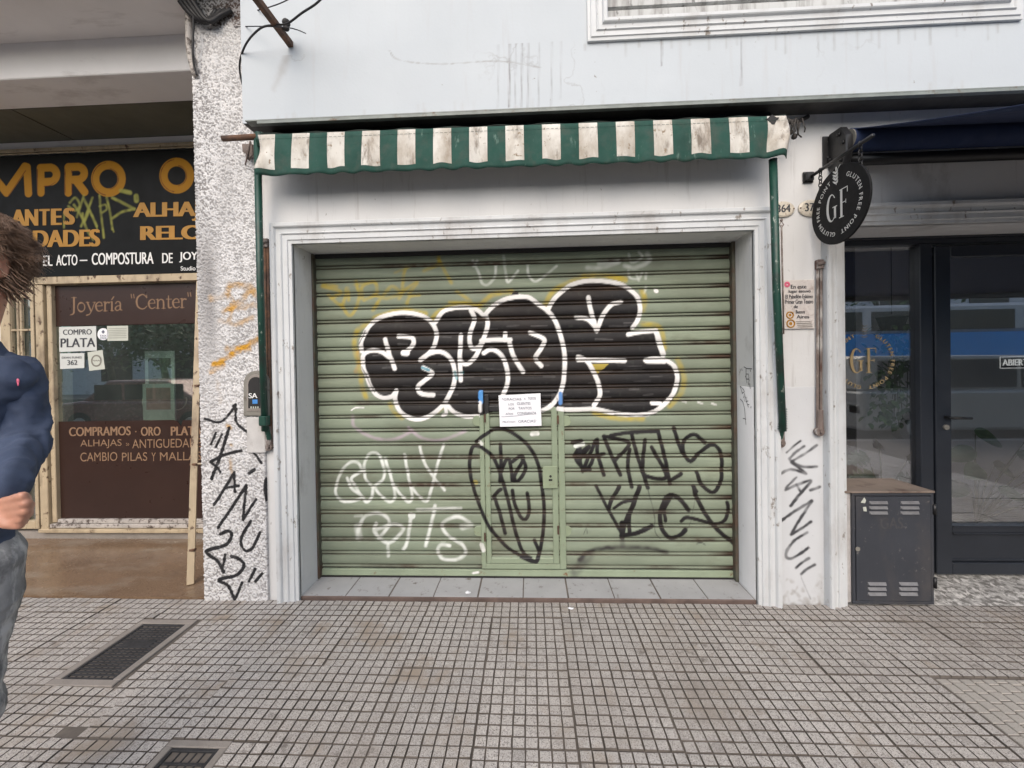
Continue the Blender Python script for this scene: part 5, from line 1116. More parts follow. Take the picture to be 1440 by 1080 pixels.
# brown panels on the pane, with hand lettered serif name
def serifJ():
    o = []
    def st(pts, w): o.append((pts, w))
    return o
JO = []; TB = (.24, .145, .085)
def gl(x, y, s, strokes):
    for pts, w_ in strokes: JO.append(S(0, [(x+a*s, y-b*s) for a, b in pts], w_ if not isinstance(w_, (list, tuple)) else list(w_), TB, 1, .25, Y=YJ-.003, jag=0, smooth=len(pts) > 2))
el = lambda cx_, cy_, rx, ry, a=0, b=360, n=14: [(cx_+rx*math.cos(math.radians(t)), cy_+ry*math.sin(math.radians(t))) for t in np.linspace(a, b, n)]
GLY = {'J': (.42, [([(.24,1),(.24,.15),(.2,-.12),(.0,-.22)], [2.6,2.6,2,1]), ([(.08,1),(.40,1)], 1)]),
       'o': (.62, [(el(.29,.32,.23,.31), [1.6,1.2,2.5,1.2,1.4,2.5,1.2,1.6])]),
       'y': (.56, [([(.06,.64),(.30,.02)], 2.2), ([(.54,.64),(.26,-.12),(.02,-.27)], [1,1.2,2]), ([(-.02,.64),(.18,.64)], .9), ([(.42,.64),(.60,.64)], .9)]),
       'e': (.52, [([(.06,.36),(.46,.38)], 1), ([(.46,.38),(.40,.58),(.25,.64),(.08,.50),(.05,.30),(.14,.06),(.30,.0),(.48,.10)], [1.2,1.4,1.2,2,2.6,2,1.4,1])]),
       'r': (.42, [([(.12,.62),(.12,0)], 2.3), ([(.12,.42),(.24,.60),(.38,.58)], [1,1.6,2.2]), ([(.02,0),(.26,0)], .9), ([(.0,.62),(.12,.62)], .9)]),
       'í': (.30, [([(.14,.62),(.14,0)], 2.3), ([(.03,0),(.26,0)], .9), ([(.02,.62),(.14,.62)], .9), ([(.13,.78),(.26,.98)], 1.5)]),
       'a': (.54, [([(.08,.50),(.16,.62),(.30,.62),(.38,.48),(.38,.10),(.50,.03)], [1.6,1.2,1.4,2.2,2.2,1]), ([(.38,.36),(.16,.30),(.06,.14),(.16,.0),(.30,.06),(.38,.14)], [1,1.4,2,1.6,1.2,1])]),
       'C': (.80, [([(.72,.80),(.55,.98),(.38,1.0),(.14,.82),(.06,.50),(.14,.17),(.38,.0),(.58,.04),(.74,.20)], [1.6,1.4,1.6,2.4,2.8,2.4,1.6,1.4,1]), ([(.72,.78),(.72,.98)], 1)]),
       'n': (.66, [([(.12,.62),(.12,0)], 2.3), ([(.12,.44),(.28,.62),(.44,.58),(.50,.40),(.50,0)], [1,1.5,1.8,2.3,2.3]), ([(.0,0),(.24,0)], .9), ([(.38,0),(.62,0)], .9), ([(.0,.62),(.12,.62)], .9)]),
       't': (.40, [([(.16,.86),(.16,.14),(.24,.01),(.38,.06)], [1.2,2.3,2,1]), ([(.02,.62),(.36,.62)], 1)]),
       '"': (.38, [([(.08,1.04),(.12,.78)], 1.3), ([(.24,1.04),(.28,.78)], 1.3)])}
def serif(t, x0, x1, yb, s, dy):
    tot = sum(GLY[c][0] for c in t); k = (x1-x0)/tot; x = x0
    for i, c in enumerate(t): gl(x, yb+dy*(x-x0), s, [([(a*k/s, b) for a, b in p], q) for p, q in GLY[c][1]]); x += GLY[c][0]*k
serif('Joyería', 98, 172, 438.5, 20, -.03); serif('"Center"', 182, 270, 434.5, 20, -.03)
paint_grids('name_panel', [(np.arange(xa+.002, xe-.01, .005), np.arange(j(170, 457).z, zt_-.003, .005), flat(YJ+.001), .002)], JO, M['brownp'] if 'brownp' in M else M['brown'], JW)
m = MB(); zz = j(170, 592).z
m.add([(xa+.002, YJ+.001, zb_+.002), (xe-.01, YJ+.001, zb_+.002), (xe-.01, YJ+.001, zz), (j(257, 590).x, YJ+.001, zz), (j(254, 590).x, YJ+.001, zz-.05), (j(250, 590).x, YJ+.001, zz-.01), (j(244, 590).x, YJ+.001, zz+.004), (xa+.002, YJ+.001, zz)], [tuple(range(8))]); m.build('lower_panel', M['brown'], JW)
m = MB()
for t, x0, y0, x1, y1, b_ in (('COMPRAMOS', 97, 601, 184, 613.5, .03), ('·', 190, 606, 192, 608, .03), ('ORO', 198, 600.5, 226, 613, .03), ('PLATA', 240, 600, 284, 612.5, .03), ('ALHAJAS', 113, 618.5, 171, 631, 0), ('»', 177, 623, 182, 627, 0), ('ANTIGUEDADES', 186, 618, 290, 630.5, 0), ('CAMBIO', 113, 636.5, 165, 649, 0), ('PILAS', 171.5, 636.5, 207, 648.5, 0), ('Y', 213, 636.5, 219, 648.5, 0), ('MALLAS', 225, 636, 283, 648, 0)):
    m.ptext(t, x0, y0, x1, y1, YJ-.001, b_)
m.build('lettering', M['brownlet'], JW)
def card(name, label, pts, mt, texts=(), Y=None, cat_='paper sign', ink='ink', bold=.02):
    Y = YJ-.002 if Y is None else Y
    c = P(sum(p[0] for p in pts)/len(pts), sum(p[1] for p in pts)/len(pts), Y); e = empty(name, c, label, cat_); q = [P(a, b, Y) for a, b in pts]; m = MB(); n = len(q)
    m.add(q+[p+Vector((0, .0015, 0)) for p in q], [tuple(range(n))[::-1]]+[((i+1) % n, i, n+i, n+(i+1) % n)[::-1] for i in range(n)]); m.build('sheet', mt, e)
    if texts:
        m = MB()
        for t, x0, y0, x1, y1 in texts: m.ptext(t, x0, y0, x1, y1, Y-.0012, bold)
        m.build('lettering', M[ink], e)
    return e
card('paper_sign', 'white paper sign reading COMPRO PLATA stuck inside the jeweller window', [(83,460),(135,458.5),(136,493),(83.5,495)], M['paperj'] if 'paperj' in M else M['paper'], (('COMPRO', 88.5, 463.5, 129, 471), ('PLATA', 85, 476, 134, 488.5)))
card('paper_sign', 'small white paper sign with the number 362 below the larger sign in the jeweller window', [(84,497),(118.5,496.5),(118.5,517.5),(84.5,519)], M['paperj'] if 'paperj' in M else M['paper'], (('DEAN FUNES', 87, 501.5, 115, 504.5), ('362', 94.5, 506.5, 109, 513.5)))
card('window_sticker', 'round white sticker with a dark mark on the jeweller window', [(145+8*math.cos(t), 470+8.5*math.sin(t)) for t in np.linspace(0, 6.28, 20)[:-1]], M['paper'], (('◆', 142.5, 464, 147.5, 469.5), ('TAX', 140, 471, 150, 473.5), ('FREE', 141, 474.5, 149.5, 476.5)), cat_='sticker', ink='inkblue')
card('notice_sheet', 'pale ruled notice sheet taped beside the round sticker in the jeweller window', [(150.5,458.5),(180,458),(180,479),(151,479.5)], M['paperg'], tuple(('—————————', 152.5, y, 178, y+.5) for y in (462, 464.5, 467, 469.5, 472, 475)), ink='grey')
card('flyer', 'yellowish leaflet with a round drawing hanging askew in the jeweller window', [(123,495.5),(144,492),(147.5,519),(125.5,521.5)], M['paperg'], (('O', 128, 499, 143, 516), ('~~~', 131, 506, 141, 508.5)), ink='grey', bold=0)
# display inside
MB().box(-5.2, xe, 1.9+YJ*0, 2.0, 0, ZC).build('back_curtain', M['roomdark'], JW); MB().box(xa-.1, xe, YJ+.06, 1.9, zz-.12, zz-.06).build('display_shelf', M['dark'], JW)
MB().box(-5.2, xe, YJ+.31, 2, ZC-.2, ZC-.1).build('inner_ceiling', M['dark'], JW)
zs_ = zz-.06
def dcard(label, x0, y0, x1, y1, Y, m1, m2):
    e = empty('display_card', (P((x0+x1)/2, y1, Y).x, Y, zs_), label, 'display card'); a, b = P(x0, y0, Y), P(x1, y1, Y)
    MB().box(a.x, b.x, Y, Y+.01, zs_, a.z).build('board', m1, e, bevel=.002); w_ = b.x-a.x; h_ = a.z-zs_; mm = MB(); mm.box(a.x+w_*.12, b.x-w_*.12, Y-.002, Y-.0005, zs_+h_*.35, a.z-h_*.1); mm.build('picture', m2, e)
dcard('grey picture card standing on the jeweller display shelf', 203, 494, 247, 590, YJ+.35, M['room'], M['greenpic'] if 'greenpic' in M else M['leaf'])
dcard('pinkish picture card standing low on the jeweller display shelf', 200, 540, 246, 590, YJ+.25, M['pot'], M['pinkpic'] if 'pinkpic' in M else M['pink'])
for x, h, lab in ((225, .42, 'dark jewellery bust wearing a necklace behind the picture cards'), (262, .50, 'dark jewellery bust with a chain at the right end of the display shelf')):
    c = P(x, 560, YJ+.5); e = empty('necklace_bust', (c.x, YJ+.5, zs_), lab, 'jewellery bust'); MB().lathe([(.05, 0), (.06, .02), (.09, .12), (.10, .2), (.075, .27), (.04, .31), (.035, h), (.02, h+.01)], (c.x, YJ+.5, zs_), 18).build('stand', M['roomdark'], e, smooth=True)
    mm = MB(); mm.tube([(c.x+.085*math.sin(t), YJ+.5-.095-.01*math.cos(t), zs_+.2-.09*math.cos(t)) for t in np.linspace(-1.9, 1.9, 14)], .006, 6); mm.build('necklace', M['enamel'], e)
# door with a bar grille, left of the window
JD = empty('jeweller_door', P(20, 740, YJ), 'cream iron door with vertical bars and glass left of the jeweller window', 'door')
xd_ = j(56, 560).x; zd = j(30, 395).z; zk = j(40, 742).z
m = MB(); m.box(j(51, 560).x, xd_, YJ-.03, YJ+.03, zk, zd); m.box(-4.6, j(51, 560).x, YJ-.03, YJ+.03, j(30, 402).z, zd); m.box(-4.6, j(51, 560).x, YJ-.03, YJ+.03, zk, j(40, 731).z); m.box(-4.6, -4.52, YJ-.03, YJ+.03, j(40, 730).z, j(30, 403).z); m.build('door_frame', M['creamg'] if 'creamg' in M else M['cream'], JD, bevel=.003)
m = MB(); m.box(-4.52, j(51, 560).x, YJ-.025, YJ+.02, j(30, 411).z-.05, j(30, 402.5).z); 
for x in (7, 11.5, 30, 34.5, 20): m.box(j(x, 500).x-.010, j(x, 500).x+.010, YJ-.022, YJ+.0, j(40, 731).z, j(30, 411).z)
m.box(-4.52, j(51, 560).x, YJ-.024, YJ-.004, j(30, 466).z, j(30, 463).z); m.build('grille', M['creamg'] if 'creamg' in M else M['cream'], JD, bevel=.003)
MB().box(-4.52, j(51, 560).x, YJ+.004, YJ+.009, j(40, 730).z, j(30, 411).z).build('pane', M['glassj'], JD)
# leaning gate post between window and pillar
b0 = G(268, 822, .008); t0 = PXX(283, 396, -2.115); LP = empty('gate_post', b0, 'narrow cream iron gate post with rust spots leaning between the jeweller window and the pillar', 'post')
bx_, tx_ = Vector((b0.x, b0.y, .008)), P(281, 396, .62); tx_.x = min(tx_.x, -2.12)
m = MB(); m.bar(bx_, tx_, .042, .022); m.build('post', M['cream'], LP, bevel=.003)
for t in (.10, .36, .62, .88): c = bx_.lerp(tx_, t); MB().box(c.x-.024, c.x+.026, c.y-.016, c.y+.015, c.z-.008, c.z+.008).build('hinge', M['rust'], LP, bevel=.003)
m = MB()
for t in (.36,): c = bx_.lerp(tx_, t); m.tube([c, (-2.09, c.y+.05, c.z+.015)], .007, 6)
m.build('stay', M['cream'], LP)
# ------------------------------------------------------------------ passer-by
M['skin'] = mat('skin', (.50, .25, .17), .5, .06, 30, .08, 200)
M['skin'].node_tree.nodes['Principled BSDF'].inputs['Subsurface Weight'].default_value = .12
M['skin'].node_tree.nodes['Principled BSDF'].inputs['Subsurface Radius'].default_value = (.012, .005, .003)
M['knit'] = mat('navy knit', (.066, .085, .135), .95, .16, 14, .5, 420, spec=.2)
M['denim'] = mat('washed grey denim', (.27, .272, .278), .9, .25, 16, .3, 500, spec=.2, dirt=[((.50, .50, .505), .50, .62, 26, (1,1,.35)), ((.11, .112, .118), .54, .68, 12, (1,1,.6))])
M['hair'] = mat('brown hair', (.20, .122, .078), .5, .35, 40)
M['shoe'] = mat('white sneaker', (.5, .5, .48), .6, .08, 8)
def cap_(m, p0, r0, p1, r1, n=16):
    p0, p1 = Vector(p0), Vector(p1); d = (p1-p0); L = d.length; d.normalize(); pts = []; rs = []
    for a in (88, 65, 42, 20): pts.append(p0-d*r0*math.sin(math.radians(a))); rs.append(r0*math.cos(math.radians(a)))
    k = max(2, int(L/.05)); pts += [p0.lerp(p1, i/k) for i in range(k+1)]; rs += [r0+(r1-r0)*i/k for i in range(k+1)]
    for a in (20, 42, 65, 88): pts.append(p1+d*r1*math.sin(math.radians(a))); rs.append(r1*math.cos(math.radians(a)))
    m.tube(pts, rs, n)
def fuse(name, m, mt, parent, voxel, it=6, disp=None, fac=.5):
    me = bpy.data.meshes.new('x'); me.from_pydata(m.v, [], m.f); ob = bpy.data.objects.new('x', me); COL.objects.link(ob)
    r = ob.modifiers.new('r', 'REMESH'); r.mode = 'VOXEL'; r.voxel_size = voxel
    if it: s = ob.modifiers.new('s', 'SMOOTH'); s.iterations = it; s.factor = fac
    dg = bpy.context.evaluated_depsgraph_get(); me2 = bpy.data.meshes.new_from_object(ob.evaluated_get(dg)); bpy.data.objects.remove(ob)
    me2.name = name
    if disp:
        n = len(me2.vertices); co = np.empty(n*3); me2.vertices.foreach_get('co', co); no = np.empty(n*3); me2.vertices.foreach_get('normal', no)
        co = co.reshape(-1, 3); no = no.reshape(-1, 3); co += no*disp(co)[:, None]; me2.vertices.foreach_set('co', co.ravel()); me2.update()
    me2.polygons.foreach_set('use_smooth', np.ones(len(me2.polygons), bool)); me2.materials.clear(); me2.materials.append(mt)
    return link(name, me2, parent)
X0, Y0 = -1.555, -1.485
fv, lv = Vector((.30, -.954, 0)), Vector((.954, .30, 0))
B = lambda l, f_, z: Vector((X0, Y0, z))+lv*l+fv*f_
SHL, SHR = B(.128, -.045, 1.452), B(-.165, 0, 1.468)
ELL, WRL = PC(31, 622, 1.12), PC(4, 690, .90)
ELR, WRR = B(-.25, -.12, 1.22), B(-.27, .02, .98)
HPL, HPR = B(.056, 0, .95), B(-.078, 0, .95)
KNL, ANL = PC(-62, 1005, 1.05), Vector((-1.80, -1.46, .10))
KNR, ANR = B(-.10, .16, .52), B(-.10, .14, .09)
HC = Vector((-1.470, -1.49, 1.752)); hf = Vector((.18, -.984, 0)); hl = Vector((.984, .18, 0)); up = Vector((0, 0, 1))
Hd = lambda l, f_, z: HC+hl*l+hf*f_+up*z
m = MB()
# torso, neck, limbs
cap_(m, B(0,0,.98), .10, B(0,.01,1.15), .10); cap_(m, B(.04,0,1.2), .075, B(.045,.01,1.40), .08); cap_(m, B(-.05,0,1.2), .08, B(-.06,.01,1.40), .085)
cap_(m, B(-.12,0,1.43), .045, B(.10,0,1.43), .045); cap_(m, B(.01,-.01,1.48), .060, HC+Vector((0,.015,-.08)), .058)
cap_(m, SHL, .046, ELL, .038); cap_(m, ELL, .038, WRL, .027); cap_(m, SHR, .046, ELR, .038); cap_(m, ELR, .038, WRR, .027)
cap_(m, HPL, .078, KNL, .052); cap_(m, KNL, .056, ANL, .038); cap_(m, HPR, .085, KNR, .058); cap_(m, KNR, .056, ANR, .038)
for a in (ANL, ANR): cap_(m, a+Vector((0,.03,-.04)), .035, a+Vector((-.07,-.13,-.06)), .028)
# head: skull, jaw, brow, nose, lips, ears
def ell(c, rl, rf, rz, n=20):
    k = len(m.v); m.ball((0,0,0), 1, n, 14)
    for i in range(k, len(m.v)): x, y, z = m.v[i]; m.v[i] = tuple(c+hl*(x*rl)+hf*(y*rf)+up*(z*rz))
ell(Hd(0,-.010,.03), .077, .096, .092); ell(Hd(0,.022,-.045), .062, .070, .078); ell(Hd(0,.055,-.090), .030, .030, .026); ell(Hd(0,.078,.022), .050, .016, .013)
cap_(m, Hd(0,.092,.008), .009, Hd(0,.112,-.030), .013, 10); ell(Hd(.012,.10,-.034), .010, .010, .008, 10); ell(Hd(-.012,.10,-.034), .010, .010, .008, 10)
for s in (-1, 1): ell(Hd(s*.031,.0745,.0125), .0165, .0125, .0065, 10); ell(Hd(s*.031,.073,-.0055), .015, .011, .005, 10)
ell(Hd(0,.088,-.062), .024, .010, .0055, 12); ell(Hd(0,.086,-.072), .022, .010, .006, 12); ell(Hd(.045,.055,-.02), .022, .022, .020, 12); ell(Hd(-.045,.055,-.02), .022, .022, .020, 12)
for s in (-1, 1):
    e = [Hd(s*.079, .002-.016*math.cos(t)*1.0, .0+.032*math.sin(t)-.004*math.cos(t)) for t in np.linspace(-2.2, 2.4, 12)]; 
    for a, b in zip(e[:-1], e[1:]): cap_(m, a, .0065, b, .0065, 8)
    ell(Hd(s*.074, -.002, -.004), .008, .014, .026, 10); ell(Hd(s*.078, .008, -.028), .007, .008, .010, 10)
# left hand: palm and a loosely closed fist, right hand relaxed
def HP(x, y, zc): return PC(x, y, zc)
HP = lambda x, y, zc: PC(x, y, zc-.05)
pc = HP(-4, 716, .945)
cap_(m, WRL, .026, HP(-4, 706, .945), .028); cap_(m, HP(6, 704, .935), .020, HP(2, 730, .945), .019); cap_(m, HP(-10, 704, .94), .022, HP(-10, 732, .95), .020)
for i, (y0_, xe_, ye_) in enumerate(((702, 38, 697), (711.5, 43, 707.5), (721, 42, 719), (730.5, 35, 730.5))):
    r = (.0094, .0098, .0093, .0082)[i]; k0 = HP(8, y0_+3, .925); k1 = HP(xe_-6, ye_, .905+.003*i); k2 = HP(xe_-1, ye_+3, .932); k3 = HP(xe_-20, ye_+5, .945)
    cap_(m, k0, r*1.05, k1, r, 12); cap_(m, k1, r, k2, r*.95, 12); cap_(m, k2, r*.92, k3, r*.85, 12)
cap_(m, HP(-14, 700, .93), .012, HP(8, 737, .915), .0105, 12); cap_(m, HP(8, 737, .915), .0105, HP(27, 739, .918), .009, 12)
cap_(m, WRR, .026, WRR+Vector((0,-.02,-.07)), .026)
for i in range(4): q = WRR+lv*(-.022+.015*i)*-1+Vector((0,-.02,-.09)); cap_(m, q, .009, q+Vector((0,-.012,-.04)), .0085, 10); cap_(m, q+Vector((0,-.012,-.04)), .0085, q+Vector((.0,.012,-.068+.006*abs(i-1.5))), .007, 10)
cap_(m, WRR+Vector((.02,-.03,-.04)), .011, WRR+Vector((.028,-.055,-.085)), .008, 10)
PER = fuse('person', m, M['skin'], None, .0042, 4)
tag(PER, 'person in navy sweater and grey jeans walking past at the left edge, hair blowing', 'person')
for s in (-1, 1):
    e = MB(); e.ball(Hd(s*.031, .0735, .004), .0115, 12, 8); o = e.build('eye', M['pot'], None, smooth=True); o.parent = PER
    e = MB(); e.ball(Hd(s*.031, .0815, .004), .0045, 8, 6); o = e.build('iris', M['hair'], None, smooth=True); o.parent = PER
# sweater
m = MB()
cap_(m, B(0,0,1.04), .122, B(0,.01,1.18), .122); cap_(m, B(.05,.01,1.06), .092, B(.055,.02,1.385), .100); cap_(m, B(-.055,0,1.06), .095, B(-.082,.01,1.385), .112); cap_(m, B(-.12,0,1.44), .074, B(.12,0,1.44), .072)
cap_(m, B(0,-.01,1.46), .085, B(.03,.0,1.545), .068); cap_(m, B(.04,0,1.535), .056, SHL-up*.012-lv*.02, .052); cap_(m, B(-.04,0,1.535), .056, SHR-up*.012, .052)
cap_(m, B(-.10,0,.985), .085, B(.055,0,.985), .080)
def folds(c):
    a = vnoise(c[:, 0]*2+c[:, 2]*1.2+30, c[:, 2]*1.7+c[:, 1]+20, 7, 71)-.5; b = vnoise(c[:, 0]*1.2+40, c[:, 2]*2.4+c[:, 0]*1.5+10, 15, 72)-.5; d = np.linalg.norm(c-np.array(ELL), axis=1)
    e = np.exp(-(d/.11)**2)*np.sin((c[:, 2]*.8+c[:, 0]*.5-c[:, 1]*.3)*170)*.0050
    return (.014*a+.008*b+e+.002+.007*(1-np.abs(2*vnoise(c[:, 2]*.9+c[:, 0]*1.3+50, c[:, 2]*.8-c[:, 0]*.5+50, 15, 82)-1))**2-.002)
SW = fuse('sweater', m, M['knit'], None, .006, 4, folds); SW.parent = PER
def folds3(c):                                          # creases wrapping the sleeve, tight round the elbow
    dL = np.minimum(np.linalg.norm(c-np.array(ELL), axis=1), np.linalg.norm(c-np.array(ELR), axis=1)); ph = (c[:, 2]*.9+c[:, 0]*.75-c[:, 1]*.4)*105+4*vnoise(c[:, 0]+40, c[:, 2]+40, 9, 77)
    k = np.exp(-(dL/.13)**2); w_ = np.sin(ph); w_ = np.sign(w_)*np.abs(w_)**.7
    rg = 1-np.abs(2*vnoise(c[:, 2]*1.1+c[:, 0]*1.6+50, c[:, 2]*.9-c[:, 0]*.6+50, 17, 80)-1); rg2 = 1-np.abs(2*vnoise(c[:, 2]*1.4-c[:, 0]*.9+50, c[:, 0]*.8+c[:, 1]+50, 30, 81)-1)
    return .0045*rg**2+.002*rg2**2-.002+.0065*k*w_+.006*(vnoise(c[:, 0]*2+c[:, 2]+30, c[:, 2]*2+20, 9, 78)-.5)+.009*(vnoise(c[:, 0]+c[:, 1]+30, c[:, 2]*1.6+c[:, 0]*2+20, 26, 79)-.5)
for sh, el_, wr_ in ((SHL, ELL, WRL), (SHR, ELR, WRR)):
    m = MB(); cap_(m, sh, .056, el_, .050); cap_(m, sh*.62+B(0,0,1.52)*.38, .050, sh, .055); cap_(m, el_, .050, wr_.lerp(el_, .10), .042); cap_(m, wr_.lerp(el_, .14), .037, wr_.lerp(el_, -.02), .034)
    o = fuse('sleeve', m, M['knit'], None, .005, 5, folds3); o.parent = SW
o = MB(); p = PC(25, 536, .895); o.tube([p, p+Vector((.0,0,.012))], .0035, 6); o.tube([p+Vector((-.004,0,.008)), p+Vector((.004,0,.006))], .003, 6)
def onsurf(px_, py_):                                   # first hit of the sweater along the ray
    d = ray(px_, py_).normalized(); h = [q.ray_cast(CAM, d) for q in [SW]+[k for k in SW.children if k.type == 'MESH']]; h = [q[1] for q in h if q[0]]; return min(h, key=lambda v: (v-CAM).length) if h else PC(px_, py_, .93)
bpy.context.view_layer.update()
p = onsurf(25, 536); o = MB(); o.ball(p, .006, 8, 6, (.8, .4, 1.2)); o.ball(p+Vector((.002, -.001, -.008)), .004, 8, 6, (.6, .4, 1.3)); lg = o.build('chest_emblem', M['pink'], None, smooth=True); lg.parent = SW
# jeans
m = MB()
cap_(m, B(-.05,0,.97), .108, B(.03,0,.97), .104); cap_(m, HPL, .098, KNL, .068); cap_(m, KNL, .082, ANL+Vector((0,0,.0)), .070); cap_(m, HPR, .112, KNR, .082); cap_(m, KNR, .082, ANR, .070)
def folds2(c):
    a = vnoise(c[:, 0]*2+30, c[:, 2]*1.7+c[:, 0]+20, 9, 73)-.5; b = vnoise(c[:, 0]+40, c[:, 2]*3+c[:, 0]*2+10, 22, 74)-.5; return .014*a+.006*b
o = fuse('jeans', m, M['denim'], None, .007, 4, folds2); o.parent = PER
for a in (ANL, ANR):
    m = MB(); cap_(m, a+Vector((.01,.04,-.045)), .046, a+Vector((-.07,-.14,-.055)), .040); cap_(m, a+Vector((0,0,-.02)), .048, a+Vector((0,0,.02)), .046); z0_ = a.z-.098
    o = fuse('shoe', m, M['shoe'], None, .006, 4); o.parent = PER
# hair: soft cap and loose locks blown back to the right
m = MB(); ell(Hd(0,-.028,.058), .084, .090, .076); ell(Hd(.0,-.050,.0), .078, .056, .080); ell(Hd(.045,-.058,.035), .042, .045, .060)
def hd(c): return .012*(vnoise(c[:, 0]+c[:, 1]+60, c[:, 2]+40, 40, 75)-.5)+.010*(vnoise(c[:, 0]+60, c[:, 2]*.7-c[:, 1]+40, 90, 76)-.5)
o = fuse('hair', m, M['hair'], None, .006, 2, hd); o.parent = PER
m = MB(); rh = random.Random(5)
ear = Hd(.079, .0, -.01)
for k in range(5200):
    t = rh.uniform(-.7, 3.5); ph = rh.uniform(-.95, 1.45)
    n_ = (hl*math.cos(t)*math.cos(ph) + hf*(-math.sin(t)*math.cos(ph)) + up*math.sin(ph)); p = HC+up*.045-hf*.022+hl*(n_.dot(hl)*.080)+hf*(n_.dot(hf)*.088)+up*(n_.dot(up)*.084)
    if (p-HC).dot(hf) > .062 and (p-HC).z < .062: continue
    if (p-ear).length < .036 or ((p-HC).dot(hf) > -.012 and (p-HC).z < .040): continue
    c1 = noise.noise(p*22); c2 = noise.noise(p*22+Vector((7,3,1))); c3 = noise.noise(p*45+Vector((1,9,4)))
    F_ = Vector((.85+.5*c1, .25+.3*c3, -.18-.55*max(0, -math.sin(ph)+.3)+.5*c2)); dr = (F_-n_*(F_.dot(n_)*.72)+n_*(.22+.25*c3)+Vector((rh.gauss(0,.07), rh.gauss(0,.07), rh.gauss(0,.07)))).normalized()
    L = rh.uniform(.035, .062)*(1+.35*c1); sag = Vector((.25*c2, 0, -.35+.3*c1)); curl = dr.cross(n_)*(.30*c2)
    fq = 8+4*c2; pa = rh.gauss(0, .5)+6*c1; sd_ = dr.cross(n_).normalized()
    pts = [p-n_*.004]+[p+dr*L*q_+(sag+curl)*L*.6*q_*q_+(sd_*math.cos(fq*q_+pa)+n_*math.sin(fq*q_+pa))*(.0085*q_)+n_*.002 for q_ in (.2, .4, .6, .8, 1.0)]; w0 = rh.uniform(.0006, .0012); m.tube(pts, [w0, w0, w0, w0*.9, w0*.6, .0002], 3, False)
for k in range(160):                                    # short tuft below the ear
    p = Hd(.058+rh.gauss(0,.01), -.035+rh.gauss(0,.016), -.02+rh.gauss(0,.018)); dr = Vector((.35+rh.gauss(0,.25), .1, -.8)).normalized(); L = rh.uniform(.03, .07); m.tube([p, p+dr*L*.6, p+dr*L+Vector((.012,0,.0))], [.002, .0017, .0003], 4, False)
o = m.build('hair_lock', M['hair'], None, smooth=True); o.parent = PER

# ------------------------------------------------------------------ the street behind the photographer (seen mirrored in the glass)
def vehicle(name, x, y, L, Wd, low, green, z_belt, z_roof, col, label, cat_, stripe=None, wheels=(.18, .82)):
    e = empty(name, (x, y, -.15), label, cat_)
    m = MB(); m.prism([(a*L, b) for a, b in low], (x-L/2, y-Wd/2, -.15), (1,0,0), (0,0,1), (0,Wd,0)); m.build('body', col, e, bevel=.06, seg=2)
    m = MB(); m.prism([(a*L, b) for a, b in green], (x-L/2, y-Wd/2+.10, -.15), (1,0,0), (0,0,1), (0,Wd-.20,0)); m.build('cabin', col, e, bevel=.05, seg=2)
    gx = [a*L for a, b in green]; x0, x1 = min(gx)+.32, max(gx)-.32
    for k in range(3):
        a = x-L/2+x0+(x1-x0)*k/3+.04; b = x-L/2+x0+(x1-x0)*(k+1)/3-.04; m = MB(); m.box(a, b, y+Wd/2-.105, y+Wd/2-.092, z_belt-.15+.04, z_roof-.15-.10); m.build('window', M['carglass'], e)
    for t in wheels:
        wx = x-L/2+t*L; m = MB(); m.tube([(wx, y+Wd/2-.2, .17), (wx, y+Wd/2+.005, .17)], .32, 20); m.build('wheel', M['dark'], e); m = MB(); m.tube([(wx, y+Wd/2, .17), (wx, y+Wd/2+.012, .17)], .19, 16); m.build('rim', M['pot'], e)
    m = MB(); m.box(x-L/2-.0, x-L/2+.12, y+Wd/2-.32, y+Wd/2-.06, .42, .56); m.build('headlight', M['paper'], e)
    return e
M['carglass'] = mat('dark car glass', (.03, .035, .035), .06, .1, 5)
M['silver'] = mat('beige silver car paint', (.34, .33, .30), .35, .05, 4, metal=.3)
M['maroon'] = mat('dark red car paint', (.26, .13, .12), .25, .05, 4, metal=.2)
M['busblue'] = mat('blue bus paint', (.07, .36, .80), .4, .04, 4)
M['buswhite'] = mat('white bus paint', (.62, .62, .6), .4, .04, 4)
M['grass'] = M['leaf2']
vehicle('minivan', 8.9, -5.75, 5.4, 1.9, [(0,.25),(1,.25),(1,.95),(.86,1.0),(.0,1.0)], [(.0,.98),(.82,.98),(.70,1.62),(.02,1.66)], 1.0, 1.66, M['silver'], 'beige silver minivan parked at the kerb behind the photographer, mirrored in the cafe glass', 'van')
vehicle('parked_car', -9.3, -5.75, 4.3, 1.75, [(0,.25),(1,.25),(1,.78),(.78,.88),(.18,.90),(0,.82)], [(.16,.88),(.84,.86),(.66,1.36),(.32,1.38)], .88, 1.38, M['maroon'], 'dark red parked car at the kerb mirrored in the jeweller window', 'car')
be = empty('bus', (12, -9.6, -.15), 'blue and white city bus in the road, mirrored in the cafe glass', 'bus')
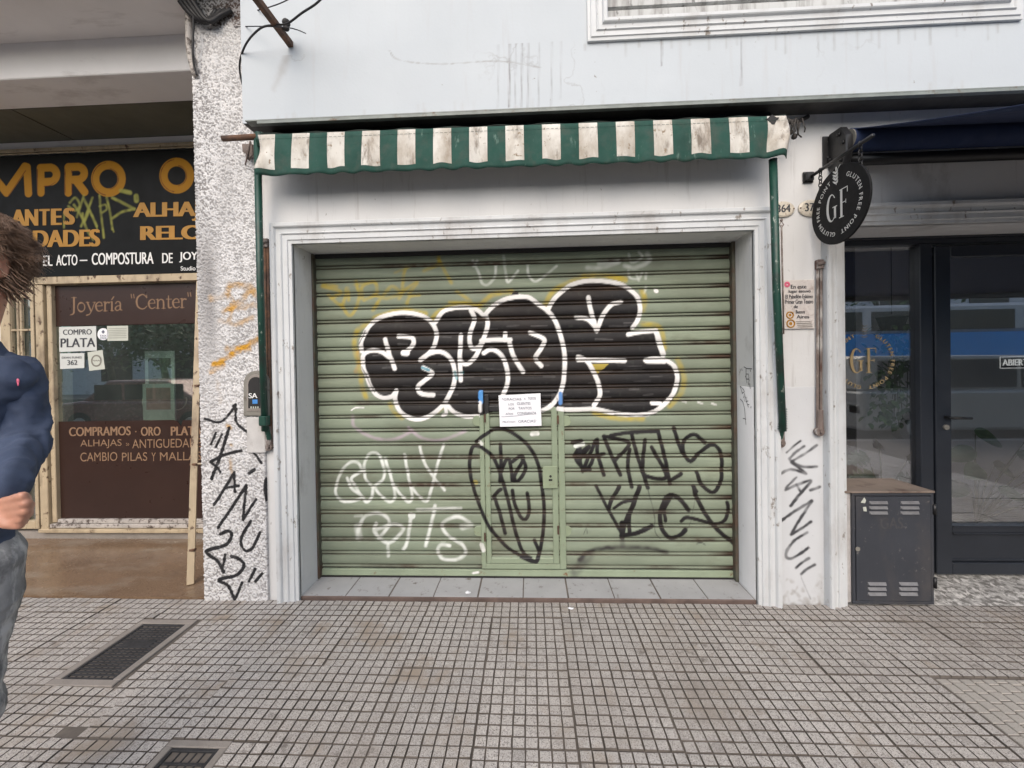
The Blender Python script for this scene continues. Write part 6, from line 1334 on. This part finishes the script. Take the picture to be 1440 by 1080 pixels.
MB().box(5, 19, -10.8, -8.4, .2, 1.42).build('lower_body', M['buswhite'], be, bevel=.06); MB().box(5, 19, -10.8, -8.39, 1.43, 2.12).build('blue_band', M['busblue'], be, bevel=.03); MB().box(5, 19, -10.8, -8.4, 2.13, 2.9).build('upper_body', M['buswhite'], be, bevel=.08)
m = MB()
for k in range(7): m.box(5.4+k*1.95, 7.1+k*1.95, -8.41, -8.385, 2.2, 2.72)
m.build('window', M['carglass'], be)
m = MB()
for k in (7.2, 16.5): m.tube([(k, -8.6, .3), (k, -8.36, .3)], .46, 20)
m.build('wheel', M['dark'], be)
def street_tree(x, y, h, seed, label):
    e = empty('street_tree', (x, y, -.02), label, 'tree', 'street trees across the road'); r = random.Random(seed); m = MB(); m.tube([(x, y, -.1), (x+.05, y, h*.3), (x-.05, y+.1, h*.55)], [.17, .13, .10], 10); lf = MB()
    for k in range(7):
        a = k*.9+r.random(); q = Vector((x+math.cos(a)*1.5, y+math.sin(a)*1.2, h*(.65+.3*r.random()))); m.tube([(x, y, h*.42), ((x+q.x)/2, (y+q.y)/2, h*.58), q], [.08, .05, .02], 6)
        for i in range(330):
            c = q+Vector((r.gauss(0,.65), r.gauss(0,.65), r.gauss(0,.5))); u = Vector((r.gauss(0,1), r.gauss(0,1), r.gauss(0,1))).normalized(); v = u.cross(Vector((.3,.5,.8))).normalized(); s = r.uniform(.07, .15); lf.add([c-u*s, c+v*s*.5, c+u*s, c-v*s*.5], [(0,1,2,3)])
    m.build('trunk', M['stem'], e, smooth=True); lf.build('crown', M['leaf2'], e)
for x, y, h, s in ((-13.5, -12.5, 3.7, 1), (-10.8, -12.7, 4.0, 2), (-15.6, -12.4, 3.8, 6), (-18, -12.4, 4.0, 3), (3, -15, 5.8, 4), (16, -15.1, 6, 5)): street_tree(x, y, h, s, 'leafy street tree on the far pavement, mirrored in the shop glass')
FB = empty('opposite_building', (0, -22, 0), 'pale building across the road, mirrored in the shop glass', 'building')
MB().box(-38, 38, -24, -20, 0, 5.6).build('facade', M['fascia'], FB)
for k in range(16):
    for r_ in range(2): MB().box(-36+k*4.6, -34+k*4.6, -20.0, -19.95, .8+r_*2.6, 2.4+r_*2.6).build('window', M['carglass'], FB)
